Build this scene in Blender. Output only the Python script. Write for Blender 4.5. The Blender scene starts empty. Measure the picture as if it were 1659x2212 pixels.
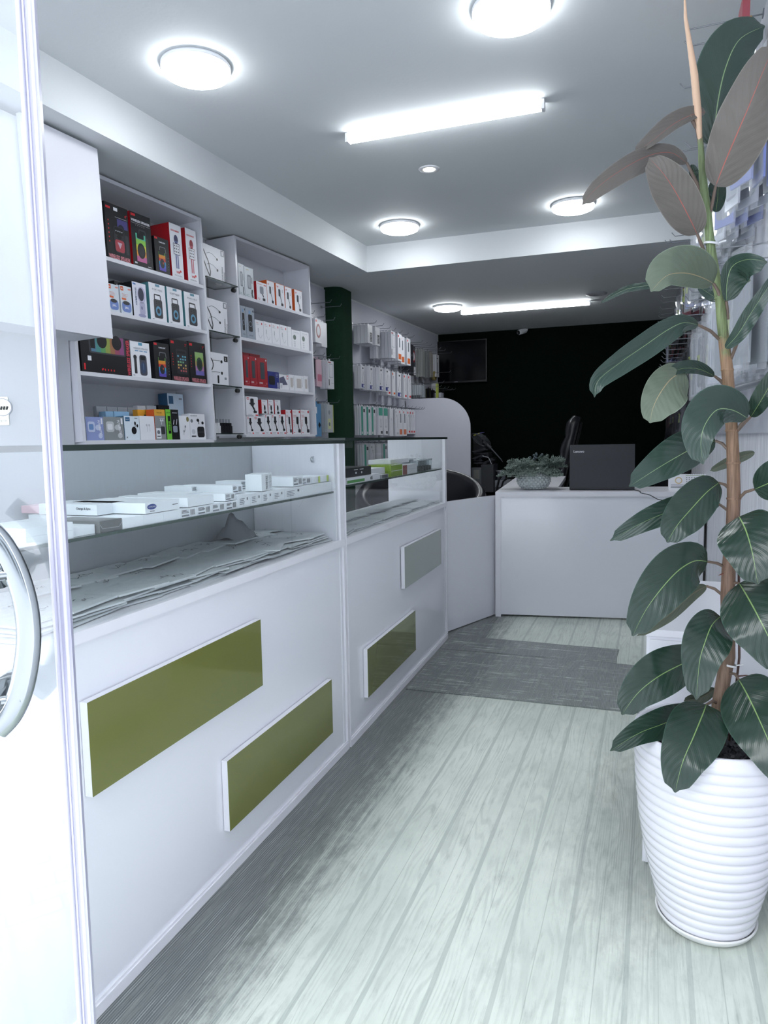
import bpy, math, random
from mathutils import Vector as V, Matrix
random.seed(7)
SC = bpy.context.scene
COL = SC.collection
# ------------------------------------------------------------------ camera
F, PX, PY, CH = 1540.0, 829.5, 1106.0, 1.06
_p, _t, _q = map(math.radians, (19.85, 5.78, 1.01))
_h = V((math.cos(_p), math.sin(_p), 0)); _f0 = V((-math.sin(_p), math.cos(_p), 0)); _z = V((0, 0, 1))
FW = _f0*math.cos(_t) - _z*math.sin(_t); _u0 = _z*math.cos(_t) + _f0*math.sin(_t)
RT = _h*math.cos(_q) - _u0*math.sin(_q); UP = _h*math.sin(_q) + _u0*math.cos(_q)
CAM = V((0, 0, CH))
cd = bpy.data.cameras.new('camera'); cam = bpy.data.objects.new('camera', cd); COL.objects.link(cam)
cam.matrix_world = Matrix((( RT.x, UP.x, -FW.x, 0), (RT.y, UP.y, -FW.y, 0), (RT.z, UP.z, -FW.z, CH), (0, 0, 0, 1)))
cd.sensor_fit = 'HORIZONTAL'; cd.sensor_width = 36; cd.lens = 36*F/1659; cd.clip_start = 0.02
SC.camera = cam
# measured on the photograph: the point where a sight line meets a real plane of the room
def ray(x, y): return FW*F + RT*(x-PX) - UP*(y-PY)
def onz(x, y, z=0.0): d = ray(x, y); return CAM + d*((z-CH)/d.z)
def onx(x, y, X): d = ray(x, y); return CAM + d*(X/d.x)
def ony(x, y, Y): d = ray(x, y); return CAM + d*(Y/d.y)
def onp(x, y, p, n): d = ray(x, y); return CAM + d*((p-CAM).dot(n)/d.dot(n))
# ------------------------------------------------------------------ world, exposure
w = bpy.data.worlds.new('daylight'); SC.world = w; w.use_nodes = True
nt = w.node_tree; nt.nodes.clear()
wo = nt.nodes.new('ShaderNodeOutputWorld'); bg = nt.nodes.new('ShaderNodeBackground')
bg.inputs[0].default_value = (0.93, 0.96, 1.0, 1); bg.inputs[1].default_value = 3.0
nt.links.new(bg.outputs[0], wo.inputs[0])
SC.view_settings.view_transform = 'Standard'; SC.view_settings.look = 'None'
SC.view_settings.gamma = 1.0; SC.view_settings.use_curve_mapping = False
SC.view_settings.exposure = 1.42
LAMP, TUBE = 10.0, 10.0
# ------------------------------------------------------------------ materials
def lin(h):
    r = [int(h[i:i+2], 16)/255 for i in (0, 2, 4)]
    return tuple(c/12.92 if c <= .04045 else ((c+.055)/1.055)**2.4 for c in r) + (1,)
_M = {}
def mat(h, rough=.5, metal=0.0, spec=.5, noise=0.0, nscale=30, bump=0.0, bscale=200, emit=0.0, coat=0.0, name=None):
    key = (h, rough, metal, spec, noise, nscale, bump, bscale, emit, coat)
    if key in _M: return _M[key]
    m = bpy.data.materials.new(name or 'mat_'+h); m.use_nodes = True
    t = m.node_tree; b = t.nodes['Principled BSDF']
    b.inputs['Base Color'].default_value = lin(h); b.inputs['Roughness'].default_value = rough
    b.inputs['Metallic'].default_value = metal; b.inputs['Specular IOR Level'].default_value = spec
    b.inputs['Coat Weight'].default_value = coat
    if emit: b.inputs['Emission Color'].default_value = lin(h); b.inputs['Emission Strength'].default_value = emit
    if noise or bump:
        tc = t.nodes.new('ShaderNodeTexCoord')
    if noise:
        n = t.nodes.new('ShaderNodeTexNoise'); n.inputs['Scale'].default_value = nscale; n.inputs['Detail'].default_value = 4
        t.links.new(tc.outputs['Object'], n.inputs['Vector'])
        mx = t.nodes.new('ShaderNodeMix'); mx.data_type = 'RGBA'; c = lin(h)
        mx.inputs[6].default_value = tuple(x*(1-noise) for x in c[:3])+(1,)
        mx.inputs[7].default_value = tuple(min(1, x*(1+noise)) for x in c[:3])+(1,)
        t.links.new(n.outputs['Fac'], mx.inputs[0]); t.links.new(mx.outputs[2], b.inputs['Base Color'])
    if bump:
        n2 = t.nodes.new('ShaderNodeTexNoise'); n2.inputs['Scale'].default_value = bscale; n2.inputs['Detail'].default_value = 3
        t.links.new(tc.outputs['Object'], n2.inputs['Vector'])
        bp = t.nodes.new('ShaderNodeBump'); bp.inputs['Strength'].default_value = bump; bp.inputs['Distance'].default_value = .01
        t.links.new(n2.outputs['Fac'], bp.inputs['Height']); t.links.new(bp.outputs[0], b.inputs['Normal'])
    _M[key] = m; return m
def glass(name, tint=(0.975, 0.99, 0.985), refl=1.0, veil=0.0, veilcol=(0.9, 0.93, 1)):
    m = bpy.data.materials.new(name); m.use_nodes = True; t = m.node_tree; t.nodes.clear()
    o = t.nodes.new('ShaderNodeOutputMaterial'); tr = t.nodes.new('ShaderNodeBsdfTransparent'); tr.inputs[0].default_value = tint+(1,)
    gl = t.nodes.new('ShaderNodeBsdfGlossy'); gl.inputs['Roughness'].default_value = 0.0
    lw = t.nodes.new('ShaderNodeLayerWeight'); lw.inputs[0].default_value = .5
    fr = t.nodes.new('ShaderNodeMath'); fr.operation = 'POWER'; fr.inputs[1].default_value = 5.0; t.links.new(lw.outputs['Facing'], fr.inputs[0])
    mu = t.nodes.new('ShaderNodeMath'); mu.operation = 'MULTIPLY_ADD'; mu.use_clamp = True; mu.inputs[1].default_value = .92; mu.inputs[2].default_value = .06*refl
    mx = t.nodes.new('ShaderNodeMixShader')
    t.links.new(fr.outputs[0], mu.inputs[0]); t.links.new(mu.outputs[0], mx.inputs[0])
    t.links.new(tr.outputs[0], mx.inputs[1]); t.links.new(gl.outputs[0], mx.inputs[2]); last = mx
    if veil:
        df = t.nodes.new('ShaderNodeBsdfDiffuse'); df.inputs[0].default_value = veilcol+(1,)
        m2 = t.nodes.new('ShaderNodeMixShader'); m2.inputs[0].default_value = veil
        t.links.new(mx.outputs[0], m2.inputs[1]); t.links.new(df.outputs[0], m2.inputs[2]); last = m2
    t.links.new(last.outputs[0], o.inputs[0]); return m
WHITE = mat('dcdde4', .28, noise=.015, nscale=8, name='white_laminate')
WEDGE = mat('e6e6ec', .35, noise=.02, nscale=20, name='white_edging')
PAINT = mat('d8dcde', .75, noise=.015, nscale=3, bump=.05, bscale=60, name='white_paint')
GREYP = mat('cfd2d8', .6, noise=.02, nscale=5, name='grey_panel')
GLASS = glass('clear_glass'); GEDGE = mat('27332f', .15, name='glass_edge')
CHROME = mat('b9bcc0', .12, 1.0, name='chrome'); STEEL = mat('8d9096', .3, 1.0, name='steel_wire')
BLACK = mat('0e0f12', .5, name='black_plastic')
# ------------------------------------------------------------------ mesh builder
_txt = {}
def text_geo(s, bold=0.0):
    if (s, bold) in _txt: return _txt[(s, bold)]
    c = bpy.data.curves.new('t', 'FONT'); c.body = s; c.resolution_u = 2; c.offset = bold
    o = bpy.data.objects.new('t', c); COL.objects.link(o)
    dg = bpy.context.evaluated_depsgraph_get(); me = o.evaluated_get(dg).to_mesh()
    vs = [(v.co.x, v.co.y) for v in me.vertices]; fs = [tuple(p.vertices) for p in me.polygons]
    bpy.data.objects.remove(o); bpy.data.curves.remove(c)
    if not vs: vs, fs = [(0, 0), (1, 0), (0, 1)], [(0, 1, 2)]
    x0 = min(v[0] for v in vs); x1 = max(v[0] for v in vs); y0 = min(v[1] for v in vs); y1 = max(v[1] for v in vs)
    _txt[(s, bold)] = (vs, fs, x0, x1, y0, y1); return _txt[(s, bold)]
class MB:
    def __init__(s, M=None): s.v = []; s.f = []; s.mi = []; s.ms = []; s.sm = []; s.M = M; s.uv = {}
    def m(s, material):
        if material not in s.ms: s.ms.append(material)
        return s.ms.index(material)
    def add(s, vs, fs, material, smooth=False):
        b = len(s.v); s.v += [tuple(v) for v in vs]; k = s.m(material)
        for f in fs: s.f.append(tuple(b+i for i in f)); s.mi.append(k); s.sm.append(smooth)
        return s
    def box(s, x0, y0, z0, x1, y1, z1, material, R=None, side=None, front=None):
        x0, x1 = min(x0, x1), max(x0, x1); y0, y1 = min(y0, y1), max(y0, y1); z0, z1 = min(z0, z1), max(z0, z1)
        vs = [V(p) for p in ((x0,y0,z0),(x1,y0,z0),(x1,y1,z0),(x0,y1,z0),(x0,y0,z1),(x1,y0,z1),(x1,y1,z1),(x0,y1,z1))]
        if R is not None: vs = [R @ v for v in vs]
        s.add(vs, [(0,3,2,1),(4,5,6,7),(1,2,6,5),(2,3,7,6)], material)
        s.add(vs, [(3,0,4,7)], side or material); s.add(vs, [(0,1,5,4)], front or material)
        return s
    def tube(s, pts, r, material, n=8, caps=True):
        pts = [V(p) for p in pts]; rs = r if isinstance(r, (list, tuple)) else [r]*len(pts)
        vs = []; fs = []; up = None
        for i, p in enumerate(pts):
            d = (pts[min(i+1, len(pts)-1)] - pts[max(i-1, 0)]).normalized()
            if up is None: up = d.orthogonal().normalized()
            a = (up - d*up.dot(d)).normalized(); up = a; b = d.cross(a)
            for k in range(n):
                t = 2*math.pi*k/n; vs.append(p + (a*math.cos(t) + b*math.sin(t))*rs[i])
        for i in range(len(pts)-1):
            for k in range(n): fs.append((i*n+k, i*n+(k+1) % n, (i+1)*n+(k+1) % n, (i+1)*n+k))
        s.add(vs, fs, material, True)
        if caps: s.add(vs[:n], [tuple(range(n))[::-1]], material); s.add(vs[-n:], [tuple(range(n))], material)
        return s
    def lathe(s, prof, material, n=32, c=(0, 0, 0), M=None, smooth=True):
        vs = []; fs = []
        for r, z in prof:
            for k in range(n):
                t = 2*math.pi*k/n; v = V((r*math.cos(t), r*math.sin(t), z))
                if M is not None: v = M @ v
                vs.append(v + V(c))
        for i in range(len(prof)-1):
            for k in range(n): fs.append((i*n+k, i*n+(k+1) % n, (i+1)*n+(k+1) % n, (i+1)*n+k))
        return s.add(vs, fs, material, smooth)
    def prism(s, poly, d, material, M=None, front=None):       # polygon in xz, extruded along y from 0 to d
        n = len(poly); vs = [V((x, 0, z)) for x, z in poly] + [V((x, d, z)) for x, z in poly]
        if M is not None: vs = [M @ v for v in vs]
        s.add(vs, [tuple(range(n, 2*n))[::-1]] + [(i+n, (i+1) % n+n, (i+1) % n, i) for i in range(n)], material)
        return s.add(vs, [tuple(range(n))], front or material)
    # flat print on the front (y = depth e) of a local box
    def rect(s, u0, v0, u1, v1, material, e=-.0006): return s.add([(u0, e, v0), (u1, e, v0), (u1, e, v1), (u0, e, v1)], [(0, 1, 2, 3)], material)
    def poly(s, pts, material, e=-.0006): return s.add([(x, e, z) for x, z in pts], [tuple(range(len(pts)))], material)
    def ell(s, cu, cv, ru, rv, material, e=-.0006, n=16): return s.poly([(cu+ru*math.cos(2*math.pi*k/n), cv+rv*math.sin(2*math.pi*k/n)) for k in range(n)], material, e)
    def line(s, pts, wd, material, e=-.0008):
        for (a, b), (c, d) in zip(pts, pts[1:]):
            l = math.hypot(c-a, d-b) or 1; nx, nz = -(d-b)/l*wd/2, (c-a)/l*wd/2
            s.add([(a+nx, e, b+nz), (a-nx, e, b-nz), (c-nx, e, d-nz), (c+nx, e, d+nz)], [(0, 1, 2, 3)], material)
        return s
    def text(s, t, u, v, h, material, wd=None, rot=0, e=-.001, bold=0.0, P=None):
        vs, fs, x0, x1, y0, y1 = text_geo(t, bold); k = h/(y1-y0); kx = k if wd is None else wd/(x1-x0)
        ca, sa = math.cos(math.radians(rot)), math.sin(math.radians(rot)); out = []
        for x, y in vs:
            a, b = (x-x0)*kx, (y-y0)*k; a, b = a*ca-b*sa, a*sa+b*ca
            out.append(P(u+a, v+b) if P else (u+a, e, v+b))
        return s.add(out, fs, material)
    def build(s, name, parent=None, M=None, bevel=0.0, label=None, cat=None, group=None, kind=None, loc=None):
        me = bpy.data.meshes.new(name); me.from_pydata(s.v, [], s.f)
        for m in s.ms: me.materials.append(m)
        me.polygons.foreach_set('material_index', s.mi); me.polygons.foreach_set('use_smooth', s.sm); me.update()
        o = bpy.data.objects.new(name, me); COL.objects.link(o)
        if M is not None: o.matrix_world = M
        if loc is not None: o.location = loc
        if parent: o.parent = parent
        if bevel:
            b = o.modifiers.new('bevel', 'BEVEL'); b.width = bevel; b.segments = 2; b.limit_method = 'ANGLE'; b.angle_limit = 1.2
        tag(o, label, cat, group, kind); return o
def tag(o, label=None, cat=None, group=None, kind=None):
    for k, v in (('label', label), ('category', cat), ('group', group), ('kind', kind)):
        if v: o[k] = v
    return o
def empty(name, label, cat, group=None, M=None, loc=None):
    o = bpy.data.objects.new(name, None); COL.objects.link(o); o.empty_display_size = .05
    if M is not None: o.matrix_world = M
    if loc is not None: o.location = loc
    return tag(o, label, cat, group)
def dup(o, parent=None):
    c = o.copy(); COL.objects.link(c)
    if parent: c.parent = parent
    for ch in list(o.children): dup(ch, c)
    return c
def frame(O, e1, e3):                      # x along, z up, y inwards (front faces -y)
    e1 = e1.normalized(); e3 = (e3 - e1*e3.dot(e1)).normalized(); y = e3.cross(e1)
    return Matrix(((e1.x, y.x, e3.x, O.x), (e1.y, y.y, e3.y, O.y), (e1.z, y.z, e3.z, O.z), (0, 0, 0, 1)))
def struct(name, mb, bevel=0.0): return mb.build(name, kind='structure', bevel=bevel)
# ================================================================== the room
def wx(y): return -2.42 + .0455*(y-3.68)          # left wall, slightly out of square
def cove_x(y): return -1.996 + .0475*(y-1.984)
H1, H2, YC, YB, XR = 2.25, 2.43, 4.885, 8.09, .352
YF = -.3
# floor: vinyl planks, worn dark along the counters
fm = bpy.data.materials.new('vinyl_planks'); fm.use_nodes = True
def floor_nodes(m, base_a, base_b, wear_bias=0.0, mats=False):
    t = m.node_tree; N = t.nodes; L = t.links; b = N['Principled BSDF']
    tc = N.new('ShaderNodeTexCoord'); geo = N.new('ShaderNodeSeparateXYZ'); L.new(tc.outputs['Object'], geo.inputs[0])
    def math_(op, a, b_=None, c=None, clamp=False):
        n = N.new('ShaderNodeMath'); n.operation = op; n.use_clamp = clamp
        for i, x in enumerate((a, b_, c)):
            if x is None: continue
            if isinstance(x, (int, float)): n.inputs[i].default_value = x
            else: L.new(x, n.inputs[i])
        return n.outputs[0]
    def noise(sx, sy, scale, detail=5, rough=.6):
        mp = N.new('ShaderNodeMapping'); mp.inputs['Scale'].default_value = (sx, sy, 1); L.new(tc.outputs['Object'], mp.inputs[0])
        n = N.new('ShaderNodeTexNoise'); n.inputs['Scale'].default_value = scale; n.inputs['Detail'].default_value = detail; n.inputs['Roughness'].default_value = rough
        L.new(mp.outputs[0], n.inputs['Vector']); return n.outputs['Fac']
    def ramp(fac, lo, hi, a=0.0, b_=1.0):
        n = N.new('ShaderNodeMapRange'); n.inputs[1].default_value = lo; n.inputs[2].default_value = hi; n.inputs[3].default_value = a; n.inputs[4].default_value = b_
        n.interpolation_type = 'SMOOTHSTEP'; L.new(fac, n.inputs[0]); return n.outputs[0]
    def mix(fac, a, c):
        n = N.new('ShaderNodeMix'); n.data_type = 'RGBA'
        if isinstance(fac, float): n.inputs[0].default_value = fac
        else: L.new(fac, n.inputs[0])
        for i, x in ((6, a), (7, c)):
            if isinstance(x, tuple): n.inputs[i].default_value = x
            else: L.new(x, n.inputs[i])
        return n.outputs[2]
    xs = math_('SUBTRACT', geo.outputs[0], math_('MULTIPLY', geo.outputs[1], .014))
    # planks .118 wide; wide seams
    fr = math_('FRACT', math_('DIVIDE', math_('ADD', xs, 10.236), .118))
    seam = math_('LESS_THAN', math_('ABSOLUTE', math_('SUBTRACT', fr, .5)), .045)
    fr2 = math_('FRACT', math_('ADD', math_('DIVIDE', math_('ADD', xs, 10.236), .118), .5))
    seam2 = math_('LESS_THAN', math_('ABSOLUTE', math_('SUBTRACT', fr2, .5)), .008)
    plank = math_('FLOOR', math_('ADD', math_('DIVIDE', math_('ADD', xs, 10.236), .118), .5))
    # wood grain: distorted rings stretched along the plank
    cv = N.new('ShaderNodeCombineXYZ'); L.new(math_('MULTIPLY', xs, 6.0), cv.inputs[0]); L.new(math_('ADD', math_('MULTIPLY', geo.outputs[1], .75), math_('MULTIPLY', plank, 3.7)), cv.inputs[1])
    gn = N.new('ShaderNodeTexNoise'); gn.inputs['Scale'].default_value = 1.6; gn.inputs['Detail'].default_value = 2; L.new(cv.outputs[0], gn.inputs['Vector'])
    ring = math_('SINE', math_('ADD', math_('MULTIPLY', gn.outputs['Fac'], 95), math_('MULTIPLY', xs, 320)))
    fine = math_('SINE', math_('ADD', math_('MULTIPLY', xs, 1150), math_('MULTIPLY', gn.outputs['Fac'], 8)))
    blot = noise(1, .5, 3.2, 6, .65); blot2 = noise(2.2, 1, 14, 5, .7); streak = noise(14, .7, 5, 6, .7); speck = noise(1, 1, 60, 3, .7)
    g1 = ramp(ring, -.2, 1)
    col = mix(ramp(blot, .35, .7), base_a, base_b)
    col = mix(math_('MULTIPLY', math_('MULTIPLY', g1, ramp(noise(1.5, .6, 9, 4, .6), .35, .6)), .3), col, lin('9fa8a0'))
    col = mix(math_('MULTIPLY', math_('MULTIPLY', ramp(streak, .48, .62), ramp(blot2, .35, .6)), .28), col, lin('a0a7a0'))
    col = mix(math_('MULTIPLY', ramp(noise(40, 2.2, 7, 4, .7), .55, .7), .22), col, lin('8f9891'))
    col = mix(math_('MULTIPLY', seam, .65), col, lin('a9b1ab'))
    col = mix(math_('MULTIPLY', seam2, .45), col, lin('8f978f'))
    # wear: next to the counter, by the pot, streaks
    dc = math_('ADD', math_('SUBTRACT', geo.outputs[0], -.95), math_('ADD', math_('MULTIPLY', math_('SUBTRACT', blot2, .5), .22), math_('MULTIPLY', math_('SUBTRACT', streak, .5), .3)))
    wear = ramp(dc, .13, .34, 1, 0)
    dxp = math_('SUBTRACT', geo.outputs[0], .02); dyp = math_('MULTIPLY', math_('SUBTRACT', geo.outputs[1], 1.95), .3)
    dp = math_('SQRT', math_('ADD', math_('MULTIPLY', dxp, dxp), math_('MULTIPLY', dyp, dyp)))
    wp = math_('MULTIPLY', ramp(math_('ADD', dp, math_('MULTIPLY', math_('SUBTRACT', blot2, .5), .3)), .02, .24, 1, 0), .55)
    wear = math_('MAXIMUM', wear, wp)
    wear = math_('ADD', wear, wear_bias, clamp=True)
    soft = math_('MULTIPLY', ramp(blot2, .52, .72), .22)
    wear = math_('ADD', wear, math_('MULTIPLY', soft, ramp(streak, .4, .6)), clamp=True)
    if mats:
        sx_ = ramp(noise(.5, 9, 6, 6, .75), .5, .6); sy_ = ramp(noise(3, 3, 4, 5, .7), .4, .7)
        base_sc = math_('MULTIPLY', sx_, sy_)
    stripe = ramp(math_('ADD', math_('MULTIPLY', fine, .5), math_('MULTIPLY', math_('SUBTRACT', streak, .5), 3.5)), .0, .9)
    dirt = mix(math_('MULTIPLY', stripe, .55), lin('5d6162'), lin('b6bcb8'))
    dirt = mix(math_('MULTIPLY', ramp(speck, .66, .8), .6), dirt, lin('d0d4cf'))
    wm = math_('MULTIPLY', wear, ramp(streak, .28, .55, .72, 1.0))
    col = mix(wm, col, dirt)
    if mats: col = mix(math_('MULTIPLY', base_sc, .75), col, lin('d3d9d4'))
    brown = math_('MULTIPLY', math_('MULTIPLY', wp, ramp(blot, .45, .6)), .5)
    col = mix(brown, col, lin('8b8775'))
    L.new(col, b.inputs['Base Color']); b.inputs['Roughness'].default_value = .42; b.inputs['Specular IOR Level'].default_value = .4
    bp = N.new('ShaderNodeBump'); bp.inputs['Strength'].default_value = .25; bp.inputs['Distance'].default_value = .002
    L.new(math_('ADD', g1, streak), bp.inputs['Height']); L.new(bp.outputs[0], b.inputs['Normal'])
floor_nodes(fm, lin('c6cec4'), lin('dde3d9'))
mb = MB(); mb.box(-2.7, YF, -.04, XR, YB, 0, fm); struct('floor', mb)
# right and left walls, back wall, ceilings
grass = mat('0a140f', .95, spec=.05, noise=.35, nscale=160, bump=.6, bscale=380, name='dark_green_turf')
mb = MB(); mb.box(-2.6, YB, 0, .6, YB+.1, H1, grass); struct('wall_back', mb)
def slab(name, pts, z0, z1, m):      # vertical prism from a plan polygon
    mb = MB(); n = len(pts); vs = [(x, y, z0) for x, y in pts] + [(x, y, z1) for x, y in pts]
    mb.add(vs, [tuple(range(n))[::-1], tuple(range(n, 2*n))] + [(i, (i+1) % n, (i+1) % n+n, i+n) for i in range(n)], m); return mb
struct('wall_left', slab('', [(wx(YF), YF), (wx(YF)-.1, YF), (wx(YB)-.1, YB), (wx(YB), YB)][::-1], 0, H2+.06, PAINT))
wood = bpy.data.materials.new('whitewashed_wood'); wood.use_nodes = True
t = wood.node_tree; b = t.nodes['Principled BSDF']; tc = t.nodes.new('ShaderNodeTexCoord'); mp = t.nodes.new('ShaderNodeMapping'); mp.inputs['Scale'].default_value = (14, 14, .9)
n = t.nodes.new('ShaderNodeTexNoise'); n.inputs['Scale'].default_value = 5; n.inputs['Detail'].default_value = 7; cr = t.nodes.new('ShaderNodeValToRGB')
cr.color_ramp.elements[0].position = .3; cr.color_ramp.elements[0].color = lin('bfc1c8'); cr.color_ramp.elements[1].position = .62; cr.color_ramp.elements[1].color = lin('e2e3ea')
t.links.new(tc.outputs['Object'], mp.inputs[0]); t.links.new(mp.outputs[0], n.inputs['Vector']); t.links.new(n.outputs['Fac'], cr.inputs[0]); t.links.new(cr.outputs[0], b.inputs['Base Color'])
mb = MB(); mb.box(XR, YF, 0, XR+.1, YB, H2+.06, wood); struct('wall_right', mb)
struct('ceiling', slab('', [(cove_x(YF), YF), (XR+.1, YF), (XR+.1, YC), (cove_x(YC), YC)], H2, H2+.06, PAINT))
struct('ceiling_soffit_left', slab('', [(wx(YF)-.1, YF), (cove_x(YF), YF), (cove_x(YC), YC), (wx(YC)-.1, YC)], H1, H2+.06, PAINT))
struct('ceiling_soffit_back', slab('', [(wx(YC)-.1, YC), (XR+.1, YC), (XR+.1, YB+.1), (wx(YB)-.1, YB+.1)], H1, H2+.06, PAINT))
# paved street outside the open shop front, seen in the door glass
pv = bpy.data.materials.new('fan_paving'); pv.use_nodes = True
t = pv.node_tree; b = t.nodes['Principled BSDF']; tc = t.nodes.new('ShaderNodeTexCoord'); vo = t.nodes.new('ShaderNodeTexBrick')
vo.inputs['Scale'].default_value = 4; vo.inputs['Color1'].default_value = lin('cfd0d6'); vo.inputs['Color2'].default_value = lin('c4c6cd'); vo.inputs['Mortar'].default_value = lin('8f929a'); vo.inputs['Mortar Size'].default_value = .012
t.links.new(tc.outputs['Object'], vo.inputs['Vector']); t.links.new(vo.outputs['Color'], b.inputs['Base Color'])
mb = MB(); mb.box(-8, -9, -.08, 8, YF, -.04, pv); struct('street_paving', mb)
mb = MB(); fac = mat('9a9fa6', .8, noise=.2, nscale=.6)
mb.box(-9, -9.3, 0, 9, -9, 7, fac)  # unseen facade, added to give the chrome and gloss darker reflections
for i in range(6):
    for j in range(2): mb.box(-7.5+2.7*i, -9.02, .6+3*j, -6+2.7*i, -8.97, 2.6+3*j, mat('2f343b', .1))
struct('reflection_facade', mb)
# worn floor mats laid across the aisle
mm = bpy.data.materials.new('worn_vinyl_offcut'); mm.use_nodes = True
def mat_sheet(name, pts, label, z=.004, bias=.75):
    mb = slab('', pts, .0, z, mm); return mb.build(name, label=label, cat='floor mat')
floor_nodes(mm, lin('a5aca8'), lin('bcc3bf'), .78, True)
def wob(pts, a=.006):
    out = []
    for i, (x, y) in enumerate(pts):
        x2, y2 = pts[(i+1) % len(pts)]; L_ = math.hypot(x2-x, y2-y); k = max(1, int(L_/.08))
        for j in range(k): out.append((x+(x2-x)*j/k + random.uniform(-a, a)*.4*(j > 0), y+(y2-y)*j/k + random.uniform(-a, a)*.5*(j > 0)))
    return out
mat_sheet('floor_mat', wob([(-.925, 2.797), (.02, 2.808), (.33, 2.815), (.335, 3.40), (.0, 3.405), (-.935, 3.40)], .002), 'wide worn grey vinyl mat across the aisle nearest the doorway')
mat_sheet('floor_mat', wob([(-.86, 3.405), (-.09, 3.41), (-.085, 3.64), (-.80, 3.66), (-.82, 3.56)], .008), 'narrow torn vinyl strip lying against the wide worn mat', .004)
mat_sheet('floor_mat', wob([(-.94, 3.41), (-.86, 3.41), (-.8, 3.665), (-.765, 3.68), (-.78, 4.1), (-.86, 4.05), (-.955, 3.72)], .006), 'small worn vinyl corner piece beside the hinged counter gate', .002)
# ------------------------------------------------------------------ ceiling lights
EM = mat('f8fcff', .4, emit=LAMP, name='lit_diffuser'); EMT = mat('f8fcff', .4, emit=TUBE, name='lit_tube')
HOUS = mat('e9eaee', .4, name='lamp_housing')
def round_lamp(p, r, label):
    e = empty('ceiling_light', label, 'ceiling light', 'round surface ceiling lights', loc=p)
    MB().lathe([(0, 0), (r*.97, 0), (r, -.006), (r, -.016), (r*.96, -.018)], HOUS, 48).build('lamp_rim', e)
    MB().lathe([(r*.975, -.01), (r*.985, -.02), (r*.95, -.032), (r*.85, -.038), (r*.5, -.041), (0.001, -.042)], EM, 48).build('lamp_diffuser', e)
for (px, py), h, lab in [((423, 140), H2, 'round lit ceiling lamp nearest above the wall shelves'), ((863, 486), H2, 'round lit ceiling lamp in the recess corner above the shelves'),
        ((1104, 14), H2, 'round lit ceiling lamp cut by the top of the photo'), ((1238, 440), H2, 'round lit ceiling lamp partly covered by a rubber plant leaf'),
        ((967, 661), H1, 'round lit lamp on the low rear ceiling')]:
    round_lamp(onz(px, py, h), .125, lab)
def tube_lamp(p, L_, label, lit):
    e = empty('tube_light', label, 'tube light', loc=p)
    MB().box(-L_/2, -.018, -.014, L_/2, .018, 0, HOUS).build('light_housing', e, bevel=.003)
    MB().box(-L_/2+.006, -.019, -.038, L_/2-.006, .019, -.014, lit).build('light_diffuser', e, bevel=.006)
    for sx in (-1, 1): MB().box(sx*L_/2-.006, -.021, -.04, sx*L_/2+.006, .021, -.002, HOUS).build('end_cap', e, bevel=.003)
a = onz(752, 305, H2-.03); b2 = onz(1175, 237, H2-.03)
tube_lamp(V(((a.x+b2.x)/2, a.y, H2)), b2.x-a.x, 'white square tube light on the raised front ceiling', EMT)
a = onz(998, 678, H1-.03); b2 = onz(1276, 659, H1-.03)
tube_lamp(V(((a.x+b2.x)/2, a.y, H1)), b2.x-a.x, 'white tube light on the low rear ceiling', EMT)
p = onz(927, 365, H2)
e = empty('ceiling_spot_light', 'small recessed warm spotlight between tube light and lamps', 'spotlight', loc=p)
MB().lathe([(.03, -.001), (.034, -.005), (.05, -.004), (.054, 0)], HOUS, 32).build('trim_ring', e)
MB().lathe([(.031, -.002), (.015, -.003), (.001, -.003)], mat('fff6dc', .4, emit=LAMP*.6), 32).build('spot_lens', e)
p = onz(1288, 634, H1)
MB().lathe([(.001, -.006), (.06, -.006), (.065, -.009), (.085, -.008), (.09, 0)], mat('a9acb2', .5), 32).build('ceiling_vent', loc=p, label='grey unlit round fixture on the low rear ceiling', cat='ceiling fixture')
# rear ceiling camera
p = ony(1128, 716, YB-.12)
e = empty('security_camera', 'white bullet security camera below the rear ceiling', 'security camera', loc=p)
d = V((-.55, -.75, -.25)).normalized(); R = d.to_track_quat('Z', 'Y').to_matrix()
MB().lathe([(0.001, -.05), (.026, -.05), (.028, -.045), (.028, .055), (.024, .06)], mat('c9ccd2', .3), 24, M=R).build('camera_body', e)
MB().lathe([(.024, .058), (.018, .05), (.001, .05)], BLACK, 24, M=R).build('lens', e)
MB().tube([(0, 0, .0), (.012, .06, .03), (.015, .12, .035)], .008, mat('c9ccd2', .3)).lathe([(.001, 0), (.03, 0), (.03, .01), (.001, .01)], mat('c9ccd2', .3), 20, M=Matrix.Rotation(math.radians(90), 3, 'X'), c=(.015, .12, .035)).build('bracket', e)
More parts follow.
